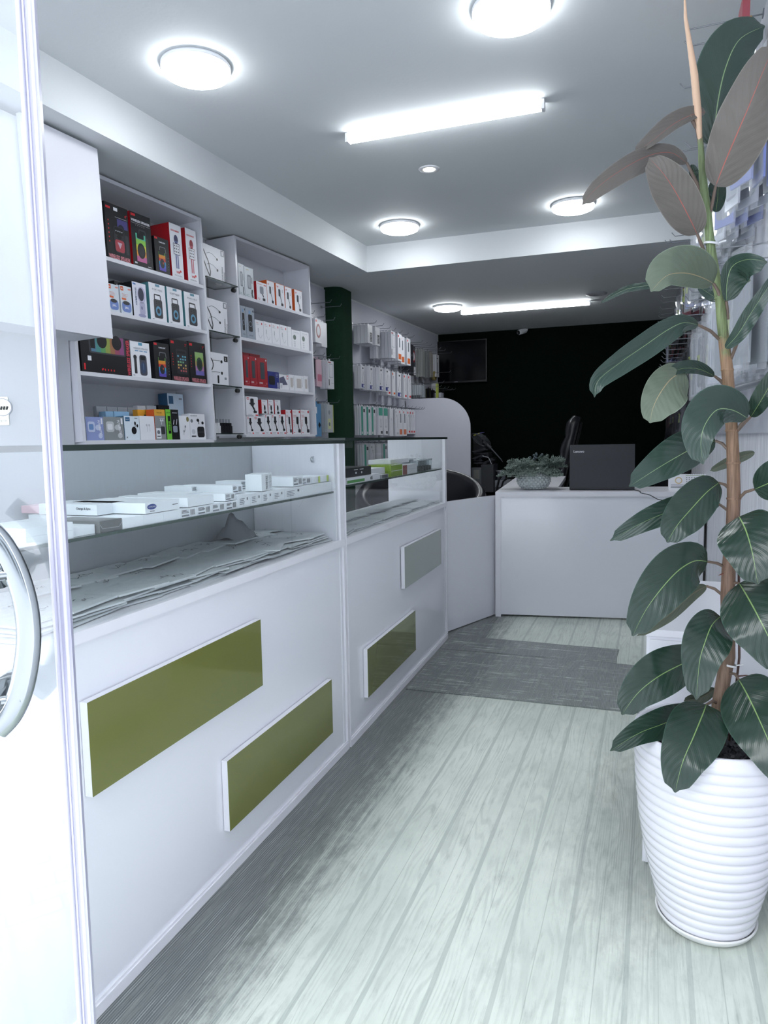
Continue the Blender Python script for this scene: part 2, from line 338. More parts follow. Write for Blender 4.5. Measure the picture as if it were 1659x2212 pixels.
# ================================================================== display counters
LACQ = mat('e8e9f0', .12, spec=.55, noise=.006, nscale=3, name='gloss_white_laminate')
def olive(h): return mat(h, .07, spec=.55, coat=.3, noise=.02, nscale=6)
def counter(M, L, ztop, label, back, end_at, x0=0.0, shelf_z=.895, tint=None):
    e = empty('display_counter', label, 'display counter', 'glass display counters', M=M)
    zs = .731
    mb = MB(); mb.box(x0, .008, .02, L, .024, .71, LACQ); mb.box(x0, .024, .02, x0+.018, .33, .71, WHITE); mb.box(L-.018, .024, .02, L, .33, .71, WHITE); mb.box(x0, .31, .02, L, .328, .71, WHITE)
    mb.build('base_cabinet', e)
    MB().box(x0, 0, .0, L, .02, .024, WEDGE).box(x0, .003, .0235, L, .009, .03, WEDGE).build('plinth_strip', e, bevel=.002)
    MB().box(x0, 0, .709, L, .33, zs, WEDGE).build('sill_board', e, bevel=.002)
    MB().box(L-.012, 0, .03, L, .012, .709, WEDGE).box(L-.03, .006, .03, L-.014, .011, .709, WHITE).build('edge_strip', e, bevel=.0015)
    MB().box(L-.03, .001, zs, L, .022, ztop-.0108, WEDGE).build('corner_post', e, bevel=.002)
    g = MB(); g.add([(x0, .008, zs), (L-.03, .008, zs), (L-.03, .008, ztop-.0108), (x0, .008, ztop-.0108)], [(0, 1, 2, 3)], GLASS); g.build('front_glass', e)
    g = MB(); a, b, c, d, z0, z1 = x0-.01, -.006, L-.001, .334, ztop-.0105, ztop
    vs = [(a, b, z0), (c, b, z0), (c, d, z0), (a, d, z0), (a, b, z1), (c, b, z1), (c, d, z1), (a, d, z1)]
    g.add(vs, [(0, 3, 2, 1), (4, 5, 6, 7)], GLASS); g.add(vs, [(0, 1, 5, 4), (1, 2, 6, 5), (2, 3, 7, 6), (3, 0, 4, 7)], GEDGE); g.build('top_glass', e)
    g = MB(); a, b, c, d, z0, z1 = x0+.01, .016, L-.04, .31, shelf_z-.006, shelf_z
    vs = [(a, b, z0), (c, b, z0), (c, d, z0), (a, d, z0), (a, b, z1), (c, b, z1), (c, d, z1), (a, d, z1)]
    g.add(vs, [(0, 3, 2, 1), (4, 5, 6, 7)], GLASS); g.add(vs, [(0, 1, 5, 4), (1, 2, 6, 5), (2, 3, 7, 6), (3, 0, 4, 7)], mat('46544f', .15)); g.build('glass_shelf', e)
    if back: MB().box(x0, .318, zs, L-.03, .33, ztop-.012, mat('b3b8be', .5, noise=.02, nscale=5)).build('sliding_back_panel', e)
    MB().box(end_at, .012, zs, end_at+.012, .316, ztop-.0112, LACQ).build('end_panel', e)
    return e
M1 = frame(V((-.931, .62, 0)), V((0, 1, 0)), V((0, 0, 1)))
C1 = counter(M1, 2.187-.62, 1.061, 'near white display counter with two olive panels, full of boxed phones and bags', True, 2.14-.62)
for a_, s_ in ((.6, 1), (.95, 1)): pass
lk = MB(); lk.lathe([(.001, 0), (.011, 0), (.011, .006), (.001, .006)], CHROME, 20, M=Matrix.Rotation(math.radians(90), 3, 'X'), c=(1.518, .09, 1.0)); lk.build('lock', C1)
c2a, c2b = onz(757.6, 1615.6), onz(967, 1380)
M2 = frame(V((c2a.x, c2a.y+.009, 0)), c2b-c2a, V((0, 0, 1))); L2 = (c2b-c2a).length
C2 = counter(M2, L2, 1.069, 'far white display counter with one olive and one grey panel', False, L2-.016, 0.0, .908)
MB().box(-.004, .0, .0, -.001, .32, 1.05, WEDGE).build('joint_strip', C2)
def deco(pts, colr, label, X=-.921, par=None):
    P = [onx(px, py, X) for px, py in pts]
    y0 = (P[0].y+P[1].y)/2; y1 = (P[2].y+P[3].y)/2; z1 = (P[0].z+P[2].z)/2; z0 = (P[1].z+P[3].z)/2
    par = par or C1; e1_ = V((0, 1, 0)) if par is C1 else (c2b-c2a)
    Md = frame(V((X, y0, z0)), e1_, V((0, 0, 1))); Mp = (M1 if par is C1 else M2)
    e = MB().box(0, .0006, 0, y1-y0, .0165, z1-z0, WEDGE).build('decorative_board', par, M=Mp.inverted() @ Md, bevel=.001, label=label)
    MB().box(.0005, -.0002, .0005, y1-y0-.0005, .0006, z1-z0-.0005, olive(colr)).build('gloss_face', e)
deco([(189.8, 1519.7), (199, 1725), (563.3, 1335.7), (567.5, 1480)], '6e7238', 'long olive green board, upper one on the near counter')
deco([(493, 1643), (495, 1797), (717, 1467), (719, 1584)], '6e7238', 'olive green board low on the near counter by its joint')
deco([(794, 1403), (795.6, 1508), (902, 1318), (903, 1404)], '656a36', 'small olive green board low on the far counter', -.9215, C2)
deco([(874, 1184), (875, 1273), (957, 1141), (957, 1218)], '8c958b', 'sage grey board high on the far counter', -.927, C2)
# ---- hinged gate between counter and desk
g0, g1 = onz(966, 1366), onz(1069, 1328); MG = frame(V((g0.x+.006, g0.y, 0)), g1-g0, V((0, 0, 1))); LG = (g1-g0).length-.012
e = empty('counter_gate', 'low plain white gate panel between far counter and desk', 'gate', M=MG)
MB().box(0, 0, .006, LG, .018, .722, LACQ).build('gate_panel', e, bevel=.0015)
MB().box(-.004, .003, .15, .004, .012, .2, STEEL).build('hinge', e); MB().box(-.004, .003, .55, .004, .012, .6, STEEL).build('hinge', e)
# ---- L-shaped desk
DA, DB = V((-.80, 4.142, 0)), V((.345, 4.302, 0)); MD = frame(DA, DB-DA, V((0, 0, 1))); LD = (DB-DA).length-.004; DZ = .744
desk = empty('reception_desk', 'white L-shaped reception desk carrying the laptop', 'desk', M=MD)
MDi = MD.inverted()
top = [MDi @ V((x, y, 0)) for x, y in ((-.80, 4.142), (.345, 4.302), (.348, 4.74), (-.488, 4.60), (-.566, 5.88), (-.951, 5.88))]
mb = MB(); n_ = len(top); vs = [(p.x, p.y, DZ-.028) for p in top] + [(p.x, p.y, DZ) for p in top]
mb.add(vs, [tuple(range(n_))[::-1], tuple(range(n_, 2*n_))] + [(i, (i+1) % n_, (i+1) % n_+n_, i+n_) for i in range(n_)], WEDGE); mb.build('desk_top', desk)
MB().box(.032, .012, .012, LD-.03, .03, DZ-.028, LACQ).build('front_panel', desk)
MB().box(0, 0, 0, .032, .045, DZ-.028, WEDGE).build('side_edge', desk, bevel=.002)
MB().box(LD-.03, 0, 0, LD-.004, .03, DZ-.028, WEDGE).build('side_edge', desk, bevel=.002)
mb = MB(); q0, q1 = MDi @ V((-.80, 4.19, 0)), MDi @ V((-.945, 5.86, 0)); R_ = frame(q0, q1-q0, V((0, 0, 1))); mb.box(0, 0, .0, (q1-q0).length, .018, DZ-.028, WHITE, R=R_); mb.build('side_panel', desk)
MB().box(LD+.004, .0, .02, LD+.006, .02, DZ, BLACK).build('painted_gap_shade', desk)  # black strip standing in for the shade in the gap at the wall
# laptop
la, lb = onz(1230, 1059, DZ), onz(1371, 1056, DZ); lb.y = la.y+.02
ML = frame(V((la.x, la.y, DZ)), lb-la, V((0, 0, 1))); LL = (lb-la).length
LAPM = mat('23252b', .45, noise=.05, nscale=400, bump=.1, bscale=900, name='laptop_shell')
e = empty('laptop', 'open black laptop on the desk, seen from behind', 'laptop', M=ML)
MB().box(0, .0, .004, LL, .235, .022, LAPM).build('base', e, bevel=.004)
Rl = Matrix.Rotation(math.radians(-7), 4, 'X')
lid = MB(); lid.box(0, -.008, .012, LL, .0, .268, LAPM, R=Rl); lid.build('lid', e, bevel=.006)
t_ = MB(); t_.text('Lenovo', .022, .221, .0145, mat('d9dade', .3), bold=.01, P=lambda x, z: Rl @ V((x, -.0088, z))); t_.build('lid_logo', e)
cb = MB(); pts = [onp(x, y, V((0, 4.16, 0)), V((-.14, 1, 0))) for x, y in ((1383, 1064), (1404, 1069), (1420, 1078), (1445, 1083), (1462, 1090), (1475, 1110))]
pts = [V((lb.x-.02, 4.42, DZ+.004)), V((lb.x+.015, 4.3, DZ+.004)), V((pts[0].x, pts[0].y+.06, DZ+.004))] + [p+V((0, -.012, 0)) for p in pts]
cb.tube(pts, .0022, BLACK).build('charger_cable', label='thin black cable trailing over the desk front from the laptop', cat='cable')
# desk calendar
ca = onz(1444, 1058, DZ)
MC = frame(V((ca.x, ca.y-.02, DZ)), V((1, .05, 0)), V((0, .35, 1)))
e = empty('desk_calendar', 'white tent desk calendar at the desk end', 'calendar', M=MC); cw = onz(1527, 1056, DZ).x-ca.x-.01
PAP = mat('e8e9ee', .7); INK = mat('55585e', .7); CW2 = .095
cm = MB(); cm.box(0, 0, 0, cw, .002, CW2, PAP)
for i in range(6):
    for j in range(7): cm.rect(cw*.47+j*cw*.068, CW2*.18+i*CW2*.115, cw*.47+j*cw*.068+cw*.03, CW2*.18+i*CW2*.115+CW2*.045, INK)
cm.rect(cw*.46, CW2*.9, cw*.95, CW2*.93, mat('7fa05c', .7)); cm.ell(cw*.27, CW2*.6, cw*.1, CW2*.22, mat('c9b58f', .7)); cm.ell(cw*.27, CW2*.6, cw*.07, CW2*.15, PAP, -.0009)
for k in range(3): cm.rect(cw*.06, CW2*(.14+.08*k), cw*.4, CW2*(.17+.08*k), INK)
cm.build('calendar_page', e)
MCi = MC.inverted(); tw = MC @ V((0, .004, CW2-.002)); bw = MC.translation + V((0, .085, .0006)); k_ = V((cw, .05*cw, 0))
q_ = [MCi @ v for v in (tw, tw+k_, bw+k_, bw)]; q2_ = [MCi @ (v+V((0, .002, 0))) for v in (tw, tw+k_, bw+k_, bw)]
MB().add(q_+q2_, [(0, 1, 2, 3), (7, 6, 5, 4), (0, 4, 5, 1), (1, 5, 6, 2), (2, 6, 7, 3), (3, 7, 4, 0)], PAP).build('back_leaf', e)
cm = MB()
for j in range(16): cm.tube([(cw*(.06+.058*j), -.003, CW2-.004), (cw*(.06+.058*j), .0, CW2+.004), (cw*(.06+.058*j), .005, CW2-.002)], .0008, CHROME, 5)
cm.build('spiral_binding', e)
# ---- round-cornered workshop partition behind the far counter
YP = 6.93
pr_ = ony(1016.5, 1000, YP).x; ptop = ony(905, 861, YP).z; mb = MB(); r_ = .3
poly = [(wx(YP)+.03, 0), (pr_, 0)] + [(pr_-r_+r_*math.cos(a), ptop-r_+r_*math.sin(a)) for a in [k*math.pi/2/14 for k in range(15)]] + [(wx(YP)+.03, ptop)]
mb.prism(poly, .018, mat('c9cad4', .3, noise=.01), M=Matrix.Translation((0, YP, 0)))
mb.build('partition_panel', label='tall white partition panel with a rounded top corner behind the far counter', cat='partition')
# ---- wall shelf units
def cab_frame(tl, trp, z, br):
    TL, TR = onz(*tl, z), onz(*trp, z); e1 = (TR-TL).normalized(); Q = onp(*br, TR, e1); e3 = (TR-Q).normalized()
    return TL, e1, e3, (TR-TL).length, (TR-Q).length
def cab(tl, trp, z, br, left_px, label, depth, shelves, group='white wall shelf units'):
    TL, e1, e3, W, Hh = cab_frame(tl, trp, z, br); O = TL - e3*Hh
    M = frame(O, e1, e3); Mi = M.inverted(); nrm = (M.to_3x3() @ V((0, -1, 0)))
    def st(px, py, off=0.0):
        p = Mi @ onp(px, py, O + nrm*off, nrm); return p.x, p.z
    x0 = min(0, st(*left_px)[0]) if left_px else 0
    e = empty('wall_shelf_unit', label, 'shelf unit', group, M=M)
    th = .017; lev = []
    MB().box(x0, 0, 0, x0+th, depth, Hh, WHITE).build('side_panel', e, bevel=.0012)
    MB().box(W-th, 0, 0, W, depth, Hh, WHITE).build('side_panel', e, bevel=.0012)
    MB().box(x0, depth, 0, W, depth+.006, Hh, GREYP).build('back_panel', e)
    MB().box(x0+th, 0, Hh-th, W-th, depth, Hh, WHITE).build('top_board', e, bevel=.0012)
    for (a, b) in shelves:
        sa, ta = st(*a); sb, tb = st(*b); t_ = (ta+tb)/2; lev.append(t_)
        MB().box(x0+th, .002, t_-th, W-th, depth, t_, WHITE).build('shelf', e, bevel=.0012)
    return M, st, lev, W, x0, Hh
CM1, st1, lev1, W1, X01, HH1 = cab((218, 378), (434.5, 471.7), 2.24, (467.7, 950.8), (180, 958), 'white shelf unit of speaker boxes beside the high cabinet', .24,
    [((232, 556), (440, 614)), ((241, 677), (446, 709)), ((178, 806.5), (449, 825.4)), ((188, 957.5), (445.5, 944))])
CM2, st2, lev2, W2, X02, HH2 = cab((505.5, 508), (668.2, 575.2), 2.24, (684.7, 939.4), None, 'white shelf unit of phone holder boxes near the green pillar', .2,
    [((517, 636), (669.8, 680.6)), ((522.5, 731.8), (674.5, 755.3)), ((529.5, 835.2), (677.6, 845.4)), ((533.4, 941.8), (680.8, 934))])
print('cab', lev1, W1, X01, HH1, lev2, W2, HH2)
# left blank grey side board + closed overhead cabinet
TL, e1, e3, W, Hh = cab_frame((42, 242), (210, 322), 2.235, (244, 731.6)); O = TL-e3*Hh
MO = frame(O, e1, e3); e = empty('overhead_cabinet', 'closed white overhead cabinet with a big blank door near the entrance', 'cabinet', M=MO)
MB().box(0, 0, 0, W, .018, Hh, WHITE).build('cabinet_door', e, bevel=.004)
MB().box(-.25, .02, .0, W-.05, .16, Hh-.01, GREYP).build('cabinet_body', e, bevel=.002)
p = onz(168, 955, 1.05)
mb = MB(); mb.box(-2.29, 1.2, 1.03, -2.275, 2.43, 1.75, GREYP); mb.build('side_board', label='plain grey-white wall board under the overhead cabinet', cat='wall board')
# glass corner shelves between the two units
a_, b_ = CM1 @ V((W1, .03, 0)), CM2 @ V((0, .03, 0))
gs = []
for i, (pxl, pyl, pxr, pyr) in enumerate([(444, 598, 506.8, 617.6), (451, 714.7, 514.6, 728), (459.8, 833.6, 518.6, 836), (467.6, 937.9, 525.6, 938.2)]):
    n0 = V((1, -.04, 0)); A = V((a_.x-.01, a_.y, 0))
    P, Q = onp(pxl, pyl, A, n0), onp(pxr, pyr, A, n0); z = (P.z+Q.z)/2
    M = frame(V((P.x, a_.y+.025, z)), V((.04, 1, 0)), V((0, 0, 1))); Lg = b_.y-a_.y-.035
    e = empty('glass_shelf', 'small glass corner shelf, %s, between the two white shelf units' % ('topmost', 'second from the top', 'third from the top', 'lowest, with charger plugs')[i], 'glass shelf', M=M)
    g = MB(); vs = [(0, 0, 0), (Lg, 0, 0), (Lg, .16, 0), (0, .16, 0), (0, 0, .006), (Lg, 0, .006), (Lg, .16, .006), (0, .16, .006)]
    g.add(vs, [(0, 3, 2, 1), (4, 5, 6, 7)], GLASS); g.add(vs, [(0, 1, 5, 4), (1, 2, 6, 5), (2, 3, 7, 6), (3, 0, 4, 7)], mat('2c3836', .15)); g.build('pane', e)
    for sx in (.012, Lg-.012): MB().lathe([(.001, 0), (.012, 0), (.012, .02), (.001, .02)], mat('3d3d3c', .4, .6), 16, M=Matrix.Rotation(math.radians(90 if sx > .1 else -90), 3, 'Y'), c=(sx+(.012 if sx < .1 else -.012)*0, .03, -.014)).build('shelf_clip', e)
    gs.append((M, Lg, z+.006))
# ---- turf-wrapped pillar and the pegboards on the left wall
def rounded(x0, y0, x1, y1, r, n=6):
    out = []
    for cx, cy, a0 in ((x1-r, y1-r, 0), (x0+r, y1-r, 90), (x0+r, y0+r, 180), (x1-r, y0+r, 270)):
        for k in range(n+1): a = math.radians(a0+90*k/n); out.append((cx+r*math.cos(a), cy+r*math.sin(a)))
    return out
turf2 = mat('223d2e', .95, spec=.1, noise=.3, nscale=220, bump=.6, bscale=420, name='green_turf')
struct('pillar_left', slab('', rounded(-2.47, 5.22, -2.22, 5.52, .07), 0, H1, turf2))
BOARD = mat('c6c8d2', .3, noise=.015, nscale=4)
for y0, y1, lab in ((4.56, 5.21, 'white hook board between shelf unit and green pillar'), (5.54, 8.02, 'long white hook board behind the green pillar')):
    P0 = V((wx(y0)+.012, y0, .8)); P1 = V((wx(y1)+.012, y1, .8))
    M = frame(P0, P1-P0, V((0, 0, 1))); MB().box(0, 0, 0, (P1-P0).length, .012, H1-.82, BOARD).build('hook_board', M=M, label=lab, cat='hook board')
P0 = V((XR-.014, 7.95, 1.06)); 
MB().box(XR-.014, 1.5, 1.06, XR-.001, 7.95, H1-.05, BOARD).build('hook_board', label='long white slat board along the right wall above the plant', cat='hook board')
# ---- television on the turf wall
a_, b_ = ony(920, 740, YB-.05), ony(1052, 824, YB-.05)
e = empty('television', 'black flat television on the dark turf wall', 'television', loc=((a_.x+b_.x)/2, YB-.001, (a_.z+b_.z)/2))
w_, h_ = (b_.x-a_.x)/2, (a_.z-b_.z)/2
MB().box(-w_, -.055, -h_, w_, -.03, h_, mat('0a0b10', .35)).build('bezel', e, bevel=.004)
MB().box(-w_+.012, -.0565, -h_+.02, w_-.012, -.055, h_-.012, mat('020308', .16, spec=.3)).build('screen', e)
MB().box(-.12, -.03, -.1, .12, 0, .1, BLACK).build('wall_bracket', e); MB().box(-.02, -.0575, -h_+.008, .02, -.0565, -h_+.013, mat('8d9096', .4)).build('badge', e)
# ---- low white bench box behind the plant
zb = ony(1397, 1358, 1.80).z; xb = ony(1397, 1358, 1.80).x
e = empty('low_cabinet', 'low white gloss cabinet behind the plant pot', 'cabinet', loc=(0, 0, 0))
MB().box(xb, 1.80, .0, XR-.003, 2.45, zb-.018, LACQ).build('cabinet_body', e, bevel=.002)
MB().box(xb-.002, 1.797, zb-.017, XR-.003, 2.45, zb, LACQ).build('cabinet_top', e, bevel=.002)
MB().box(xb+.008, 1.792, .004, XR-.01, 1.7985, zb-.024, LACQ).build('cabinet_door', e, bevel=.0015)
# ================================================================== boxed goods
def C(h, r=.35): return mat(h, r)
K, W_, RD, GR, BL, OR, TE, LG = C('121317'), C('e9eaf0'), C('b01722'), C('8d9198'), C('5f86b8'), C('d9622a'), C('4d8790'), C('c9ccd4')
LOGR = C('d3262e')
TXK, TXG = C('2a2c31'), C('7b7f87')
def rrect(p, x0, z0, x1, z1, m, e=-.0006, r=None):
    r = r or min(x1-x0, z1-z0)*.22; pts = []
    for cx, cz, a0 in ((x1-r, z1-r, 0), (x0+r, z1-r, 90), (x0+r, z0+r, 180), (x1-r, z0+r, 270)):
        for k in range(4): a = math.radians(a0+30*k); pts.append((cx+r*math.cos(a), cz+r*math.sin(a)))
    return p.poly(pts, m, e)
def rainbow(p, x0, z0, x1, z1, cols, e=-.0008):
    n = len(cols)
    for i, c in enumerate(cols): p.rect(x0, z0+(z1-z0)*i/n, x1, z0+(z1-z0)*(i+1)/n, C(c), e)
def lines(p, x0, x1, z0, z1, n, m, th=.25, e=-.0008):
    for i in range(n):
        z = z0+(z1-z0)*i/n; p.rect(x0, z, x0+(x1-x0)*random.uniform(.6, 1), z+(z1-z0)/n*th, m, e)
def icons(p, x, z0, z1, n, m, s): 
    for i in range(n): p.rect(x, z0+(z1-z0)*i/n, x+s, z0+(z1-z0)*i/n+s*1.1, m)
def a_party(p, w, h):                      # tall black box, 4 inch party speaker
    p.rect(w*.05, h*.9, w*.24, h*.94, LOGR); p.rect(w*.38, h*.89, w*.55, h*.95, W_); p.text('4"', w*.84, h*.82, h*.055, LOGR)
    p.rect(w*.42, h*.78, w*.95, h*.785, LG); p.rect(w*.5, h*.6, w*.95, h*.76, C('45407c')); p.ell(w*.66, h*.6, w*.13, h*.07, C('17152e'), -.0009)
    rrect(p, w*.32, h*.14, w*.78, h*.62, C('2c2d33'), -.001); rrect(p, w*.36, h*.47, w*.74, h*.6, C('0b0b0d'), -.0012)
    for i in range(4): p.ell(w*(.42+.085*i), h*.535, w*.02, h*.012, LG, -.0014, 8)
    p.ell(w*.55, h*.43, w*.1, h*.04, C('0b0b0d'), -.0012); rrect(p, w*.35, h*.16, w*.75, h*.38, C('a8404a'), -.0012); p.poly([(w*.45, h*.33), (w*.65, h*.33), (w*.55, h*.22)], C('c3a9b8'), -.0014)
    rrect(p, w*.8, h*.15, w*.94, h*.5, C('33353b'), -.001); icons(p, w*.1, h*.3, h*.75, 6, LOGR, w*.04)
    p.text('WIRELESS SPEAKER', w*.04, h*.015, h*.075, C('d98a94'), wd=w*.92, bold=.03)
def a_green(p, w, h):
    p.rect(w*.04, h*.93, w*.25, h*.975, LOGR); p.text('WIRELESS SPEAKER', w*.03, h*.83, h*.045, W_, wd=w*.93, bold=.03); p.rect(w*.03, h*.8, w*.95, h*.803, W_)
    for i in range(5): p.ell(w*(.25+.1*i), h*.77, w*.015, h*.006, LG, -.001, 8)
    p.line([(w*.35, h*.6), (w*.4, h*.7), (w*.68, h*.7), (w*.72, h*.58)], w*.05, C('3b3d42'), -.0009)
    rrect(p, w*.6, h*.12, w*.82, h*.58, C('33353a'), -.0009); rainbow(p, w*.2, h*.1, w*.68, h*.62, ('c46a9a', 'd8903c', 'd4c845', '8cc552', '58bda0'), -.0011)
    rrect(p, w*.26, h*.53, w*.6, h*.63, C('101114'), -.0013); p.ell(w*.44, h*.31, w*.19, h*.145, C('1a1b1f'), -.0013, 24); p.ell(w*.44, h*.31, w*.14, h*.1, C('2d2e33'), -.0015, 20)
    p.rect(w*.72, h*.04, w*.9, h*.05, LG); p.rect(w*.08, h*.05, w*.2, h*.08, LG)
def a_flame(p, w, h):
    p.rect(w*.03, h*.93, w*.22, h*.985, LOGR); p.text('FLAME LIGHT', w*.32, h*.85, h*.04, W_, wd=w*.44, bold=.03)
    p.line([(w*.3, h*.6), (w*.36, h*.74), (w*.72, h*.74), (w*.76, h*.6)], w*.035, C('77797e'), -.0009); rrect(p, w*.62, h*.12, w*.82, h*.6, C('2c2d32'), -.0009)
    rainbow(p, w*.24, h*.08, w*.7, h*.6, ('5c4db0', '4a6fc8', '49a0c0', 'c9463a', 'd98a34', '77b45a'), -.0011); rrect(p, w*.26, h*.52, w*.66, h*.64, C('101114'), -.0013)
    p.ell(w*.46, h*.28, w*.16, h*.13, C('282a30'), -.0013, 20); p.ell(w*.52, h*.3, w*.04, h*.035, C('b04a3a'), -.0015, 10)
    icons(p, w*.88, h*.15, h*.55, 5, GR, w*.03)
def mk_mic(c1, c2):
    def f(p, w, h):
        p.text('GOOGFREY', w*.1, h*.86, h*.03, LOGR, wd=w*.72, bold=.03); p.ell(w*.5, h*.72, w*.17, h*.085, c1, -.0009, 20); p.rect(w*.36, h*.66, w*.64, h*.69, c2, -.001)
        rrect(p, w*.24, h*.44, w*.76, h*.64, W_, -.0011); p.line([(w*.24, h*.44), (w*.24, h*.64), (w*.76, h*.64), (w*.76, h*.44), (w*.24, h*.44)], w*.03, c1, -.0013)
        for i in range(3):
            for j in range(3): p.ell(w*(.34+.15*i), h*(.49+.055*j), w*.035, h*.015, K, -.0015, 8)
        p.rect(w*.38, h*.18, w*.62, h*.44, c2, -.0009); p.rect(w*.47, h*.18, w*.53, h*.44, W_, -.0011)
        p.text('WM', w*.35, h*.09, h*.045, LOGR, wd=w*.3, bold=.03); p.ell(w*.72, h*.14, w*.08, h*.022, LOGR); p.text('MICKSEN', w*.2, h*.035, h*.025, GR, wd=w*.62)
    return f
def a_jbl(p, w, h):
    p.rect(w*.05, h*.82, w*.3, h*.97, OR); p.text('JBL', w*.08, h*.85, h*.06, W_, wd=w*.18, e=-.0012); p.rect(w*.7, h*.88, w*.95, h*.93, C('d98578')); lines(p, w*.15, w*.7, h*.6, h*.75, 3, C('dd9a8e'))
    rrect(p, w*.12, h*.5, w*.5, h*.57, OR); rrect(p, w*.1, h*.08, w*.9, h*.45, C('6d86c4'), -.0009, r=w*.22); p.ell(w*.48, h*.4, w*.3, h*.07, C('26282d'), -.0012); p.text('JBL', w*.3, h*.18, h*.09, W_, wd=w*.4, e=-.0014, bold=.02)
def a_sound(p, w, h): p.text('80S SOUND', w*.1, h*.86, h*.06, W_, wd=w*.8, bold=.02)
def a_space(p, w, h):
    p.rect(w*.05, h*.92, w*.26, h*.97, BL); p.text('SPACEMAN', w*.17, h*.84, h*.065, C('4a5f86'), wd=h*.5, rot=-90, bold=.01)
    p.ell(w*.64, h*.66, w*.3, h*.24, C('b9b6d2'), -.0009, 24); p.ell(w*.6, h*.67, w*.21, h*.19, C('1c2140'), -.0011, 24); rrect(p, w*.45, h*.1, w*.85, h*.45, C('aeacc6'), -.0009)
    p.ell(w*.6, h*.06, w*.28, h*.05, C('9796b8'), -.001); p.ell(w*.6, h*.28, w*.06, h*.05, C('77779a'), -.0012)
def a_port(p, w, h):
    p.rect(w*.4, h*.92, w*.66, h*.985, C('5d8fa5')); p.text('PORTABLE', w*.2, h*.81, h*.05, TXG, wd=w*.62); p.rect(w*.35, h*.775, w*.7, h*.785, LG)
    p.line([(w*.3, h*.5), (w*.3, h*.7), (w*.66, h*.7), (w*.7, h*.5)], w*.05, C('2a2c31'), -.0009); rrect(p, w*.24, h*.08, w*.76, h*.58, C('35373c'), -.001, r=w*.08)
    for i in range(2):
        for j in range(2): p.rect(w*(.36+.17*i), h*(.46+.05*j), w*(.44+.17*i), h*(.48+.05*j), K, -.0013)
    p.ell(w*.5, h*.27, w*.17, h*.13, C('5e95b4'), -.0013, 24); p.ell(w*.5, h*.27, w*.09, h*.07, C('2a2c31'), -.0015, 16); p.rect(w*.1, h*.03, w*.22, h*.05, GR)
def a_wide(p, w, h):
    rrect(p, w*.16, h*.5, w*.9, h*1.0, C('3f4148'), -.0008, r=h*.06); n = 7
    for i, c in enumerate(('5a7f9a', '4f8f8c', '5f9a62', '8f9a4a', '9a6a4a', '9a4a62', '8a4a7a')): p.rect(w*(.2+.095*i), h*.54, w*(.2+.095*(i+1)), h*.99, C(c), -.001)
    p.rect(w*.19, h*.62, w*.28, h*.99, K, -.0012); p.ell(w*.42, h*.84, w*.1, h*.19, C('16171b'), -.0012, 20); p.ell(w*.72, h*.84, w*.1, h*.19, C('16171b'), -.0012, 20)
    p.rect(w*.12, h*.3, w*.19, h*.42, W_); p.rect(w*.04, h*.06, w*.07, h*.22, LOGR); p.text('WIRELESS SPEAKER', w*.985, h*.02, w*.07, C('cf4656'), wd=h*.95, rot=90, bold=.03)
    icons(p, w*.4, h*.1, h*.101, 1, LOGR, w*.02); [p.rect(w*(.38+.06*i), h*.08, w*(.4+.06*i), h*.13, LOGR) for i in range(5)]
def a_white_sp(p, w, h):
    p.rect(w*.42, h*.9, w*.62, h*.985, C('5d9ab8')); p.text('WIRELESS SPEAKER', w*.15, h*.79, h*.045, TXG, wd=w*.75); [rrect(p, w*(.22+.23*i), h*.73, w*(.4+.23*i), h*.76, C('7aa2c4')) for i in range(3)]
    rrect(p, w*.14, h*.1, w*.27, h*.6, C('33353a'), -.001); p.ell(w*.2, h*.56, w*.09, h*.06, C('2a2c31'), -.0012); rrect(p, w*.42, h*.06, w*.8, h*.64, C('4a4d58'), -.001, r=w*.1)
    p.rect(w*.47, h*.5, w*.72, h*.61, K, -.0012); p.ell(w*.6, h*.28, w*.14, h*.17, C('3a4a66'), -.0013); p.rect(w*.595, h*.22, w*.605, h*.4, C('8db0d8'), -.0015); p.rect(w*.05, h*.04, w*.15, h*.06, GR)
def mk_three(kind):
    def f(p, w, h):
        p.rect(w*.06, h*.9, w*.22, h*.96, LOGR); p.text('3"', w*.8, h*.86, h*.07, LOGR); icons(p, w*.1, h*.38, h*.7, 5, LOGR, w*.035); rrect(p, w*.3, h*.18, w*.88, h*.78, C('2b2c31'), -.0009, r=w*.05)
        if kind == 'squares':
            cs = ('b9585c', 'c98d5a', 'c9c06a', '76b38a', '6aa2b8', '5fa8c0')
            for j in range(6):
                for i in range(4):
                    if (i*3+j*5) % 4: p.rect(w*(.36+.13*i), h*(.24+.07*j), w*(.44+.13*i), h*(.28+.07*j), C(cs[j]), -.0012)
            p.rect(w*.36, h*.68, w*.8, h*.74, K, -.0012)
        else:
            rainbow(p, w*.34, h*.2, w*.84, h*.76, ('6b63a8', 'a4719c', 'b09a5a', '86a85a', '8fb070'), -.0011); p.ell(w*.59, h*.47, w*.18, h*.17, C('2c4038'), -.0013, 22); p.ell(w*.59, h*.47, w*.12, h*.11, C('1d2a25'), -.0015, 18)
        p.text('WIRELESS SPEAKER', w*.08, h*.02, h*.095, C('cf7f88'), wd=w*.84, bold=.03)
    return f
def mk_tilt(c1, c2):
    def f(p, w, h):
        rrect(p, w*.1, h*.35, w*.5, h*.8, c1, -.0009); rrect(p, w*.16, h*.45, w*.42, h*.7, c2, -.0012); p.ell(w*.68, h*.55, w*.16, h*.12, c1, -.0009); p.ell(w*.78, h*.2, w*.12, h*.12, c1, -.0009); p.text('FUTURISTIC', w*.66, h*.85, w*.12, W_, wd=h*.65, rot=-80, bold=.02)
        p.rect(w*.86, h*.7, w*.95, h*.95, W_)
    return f
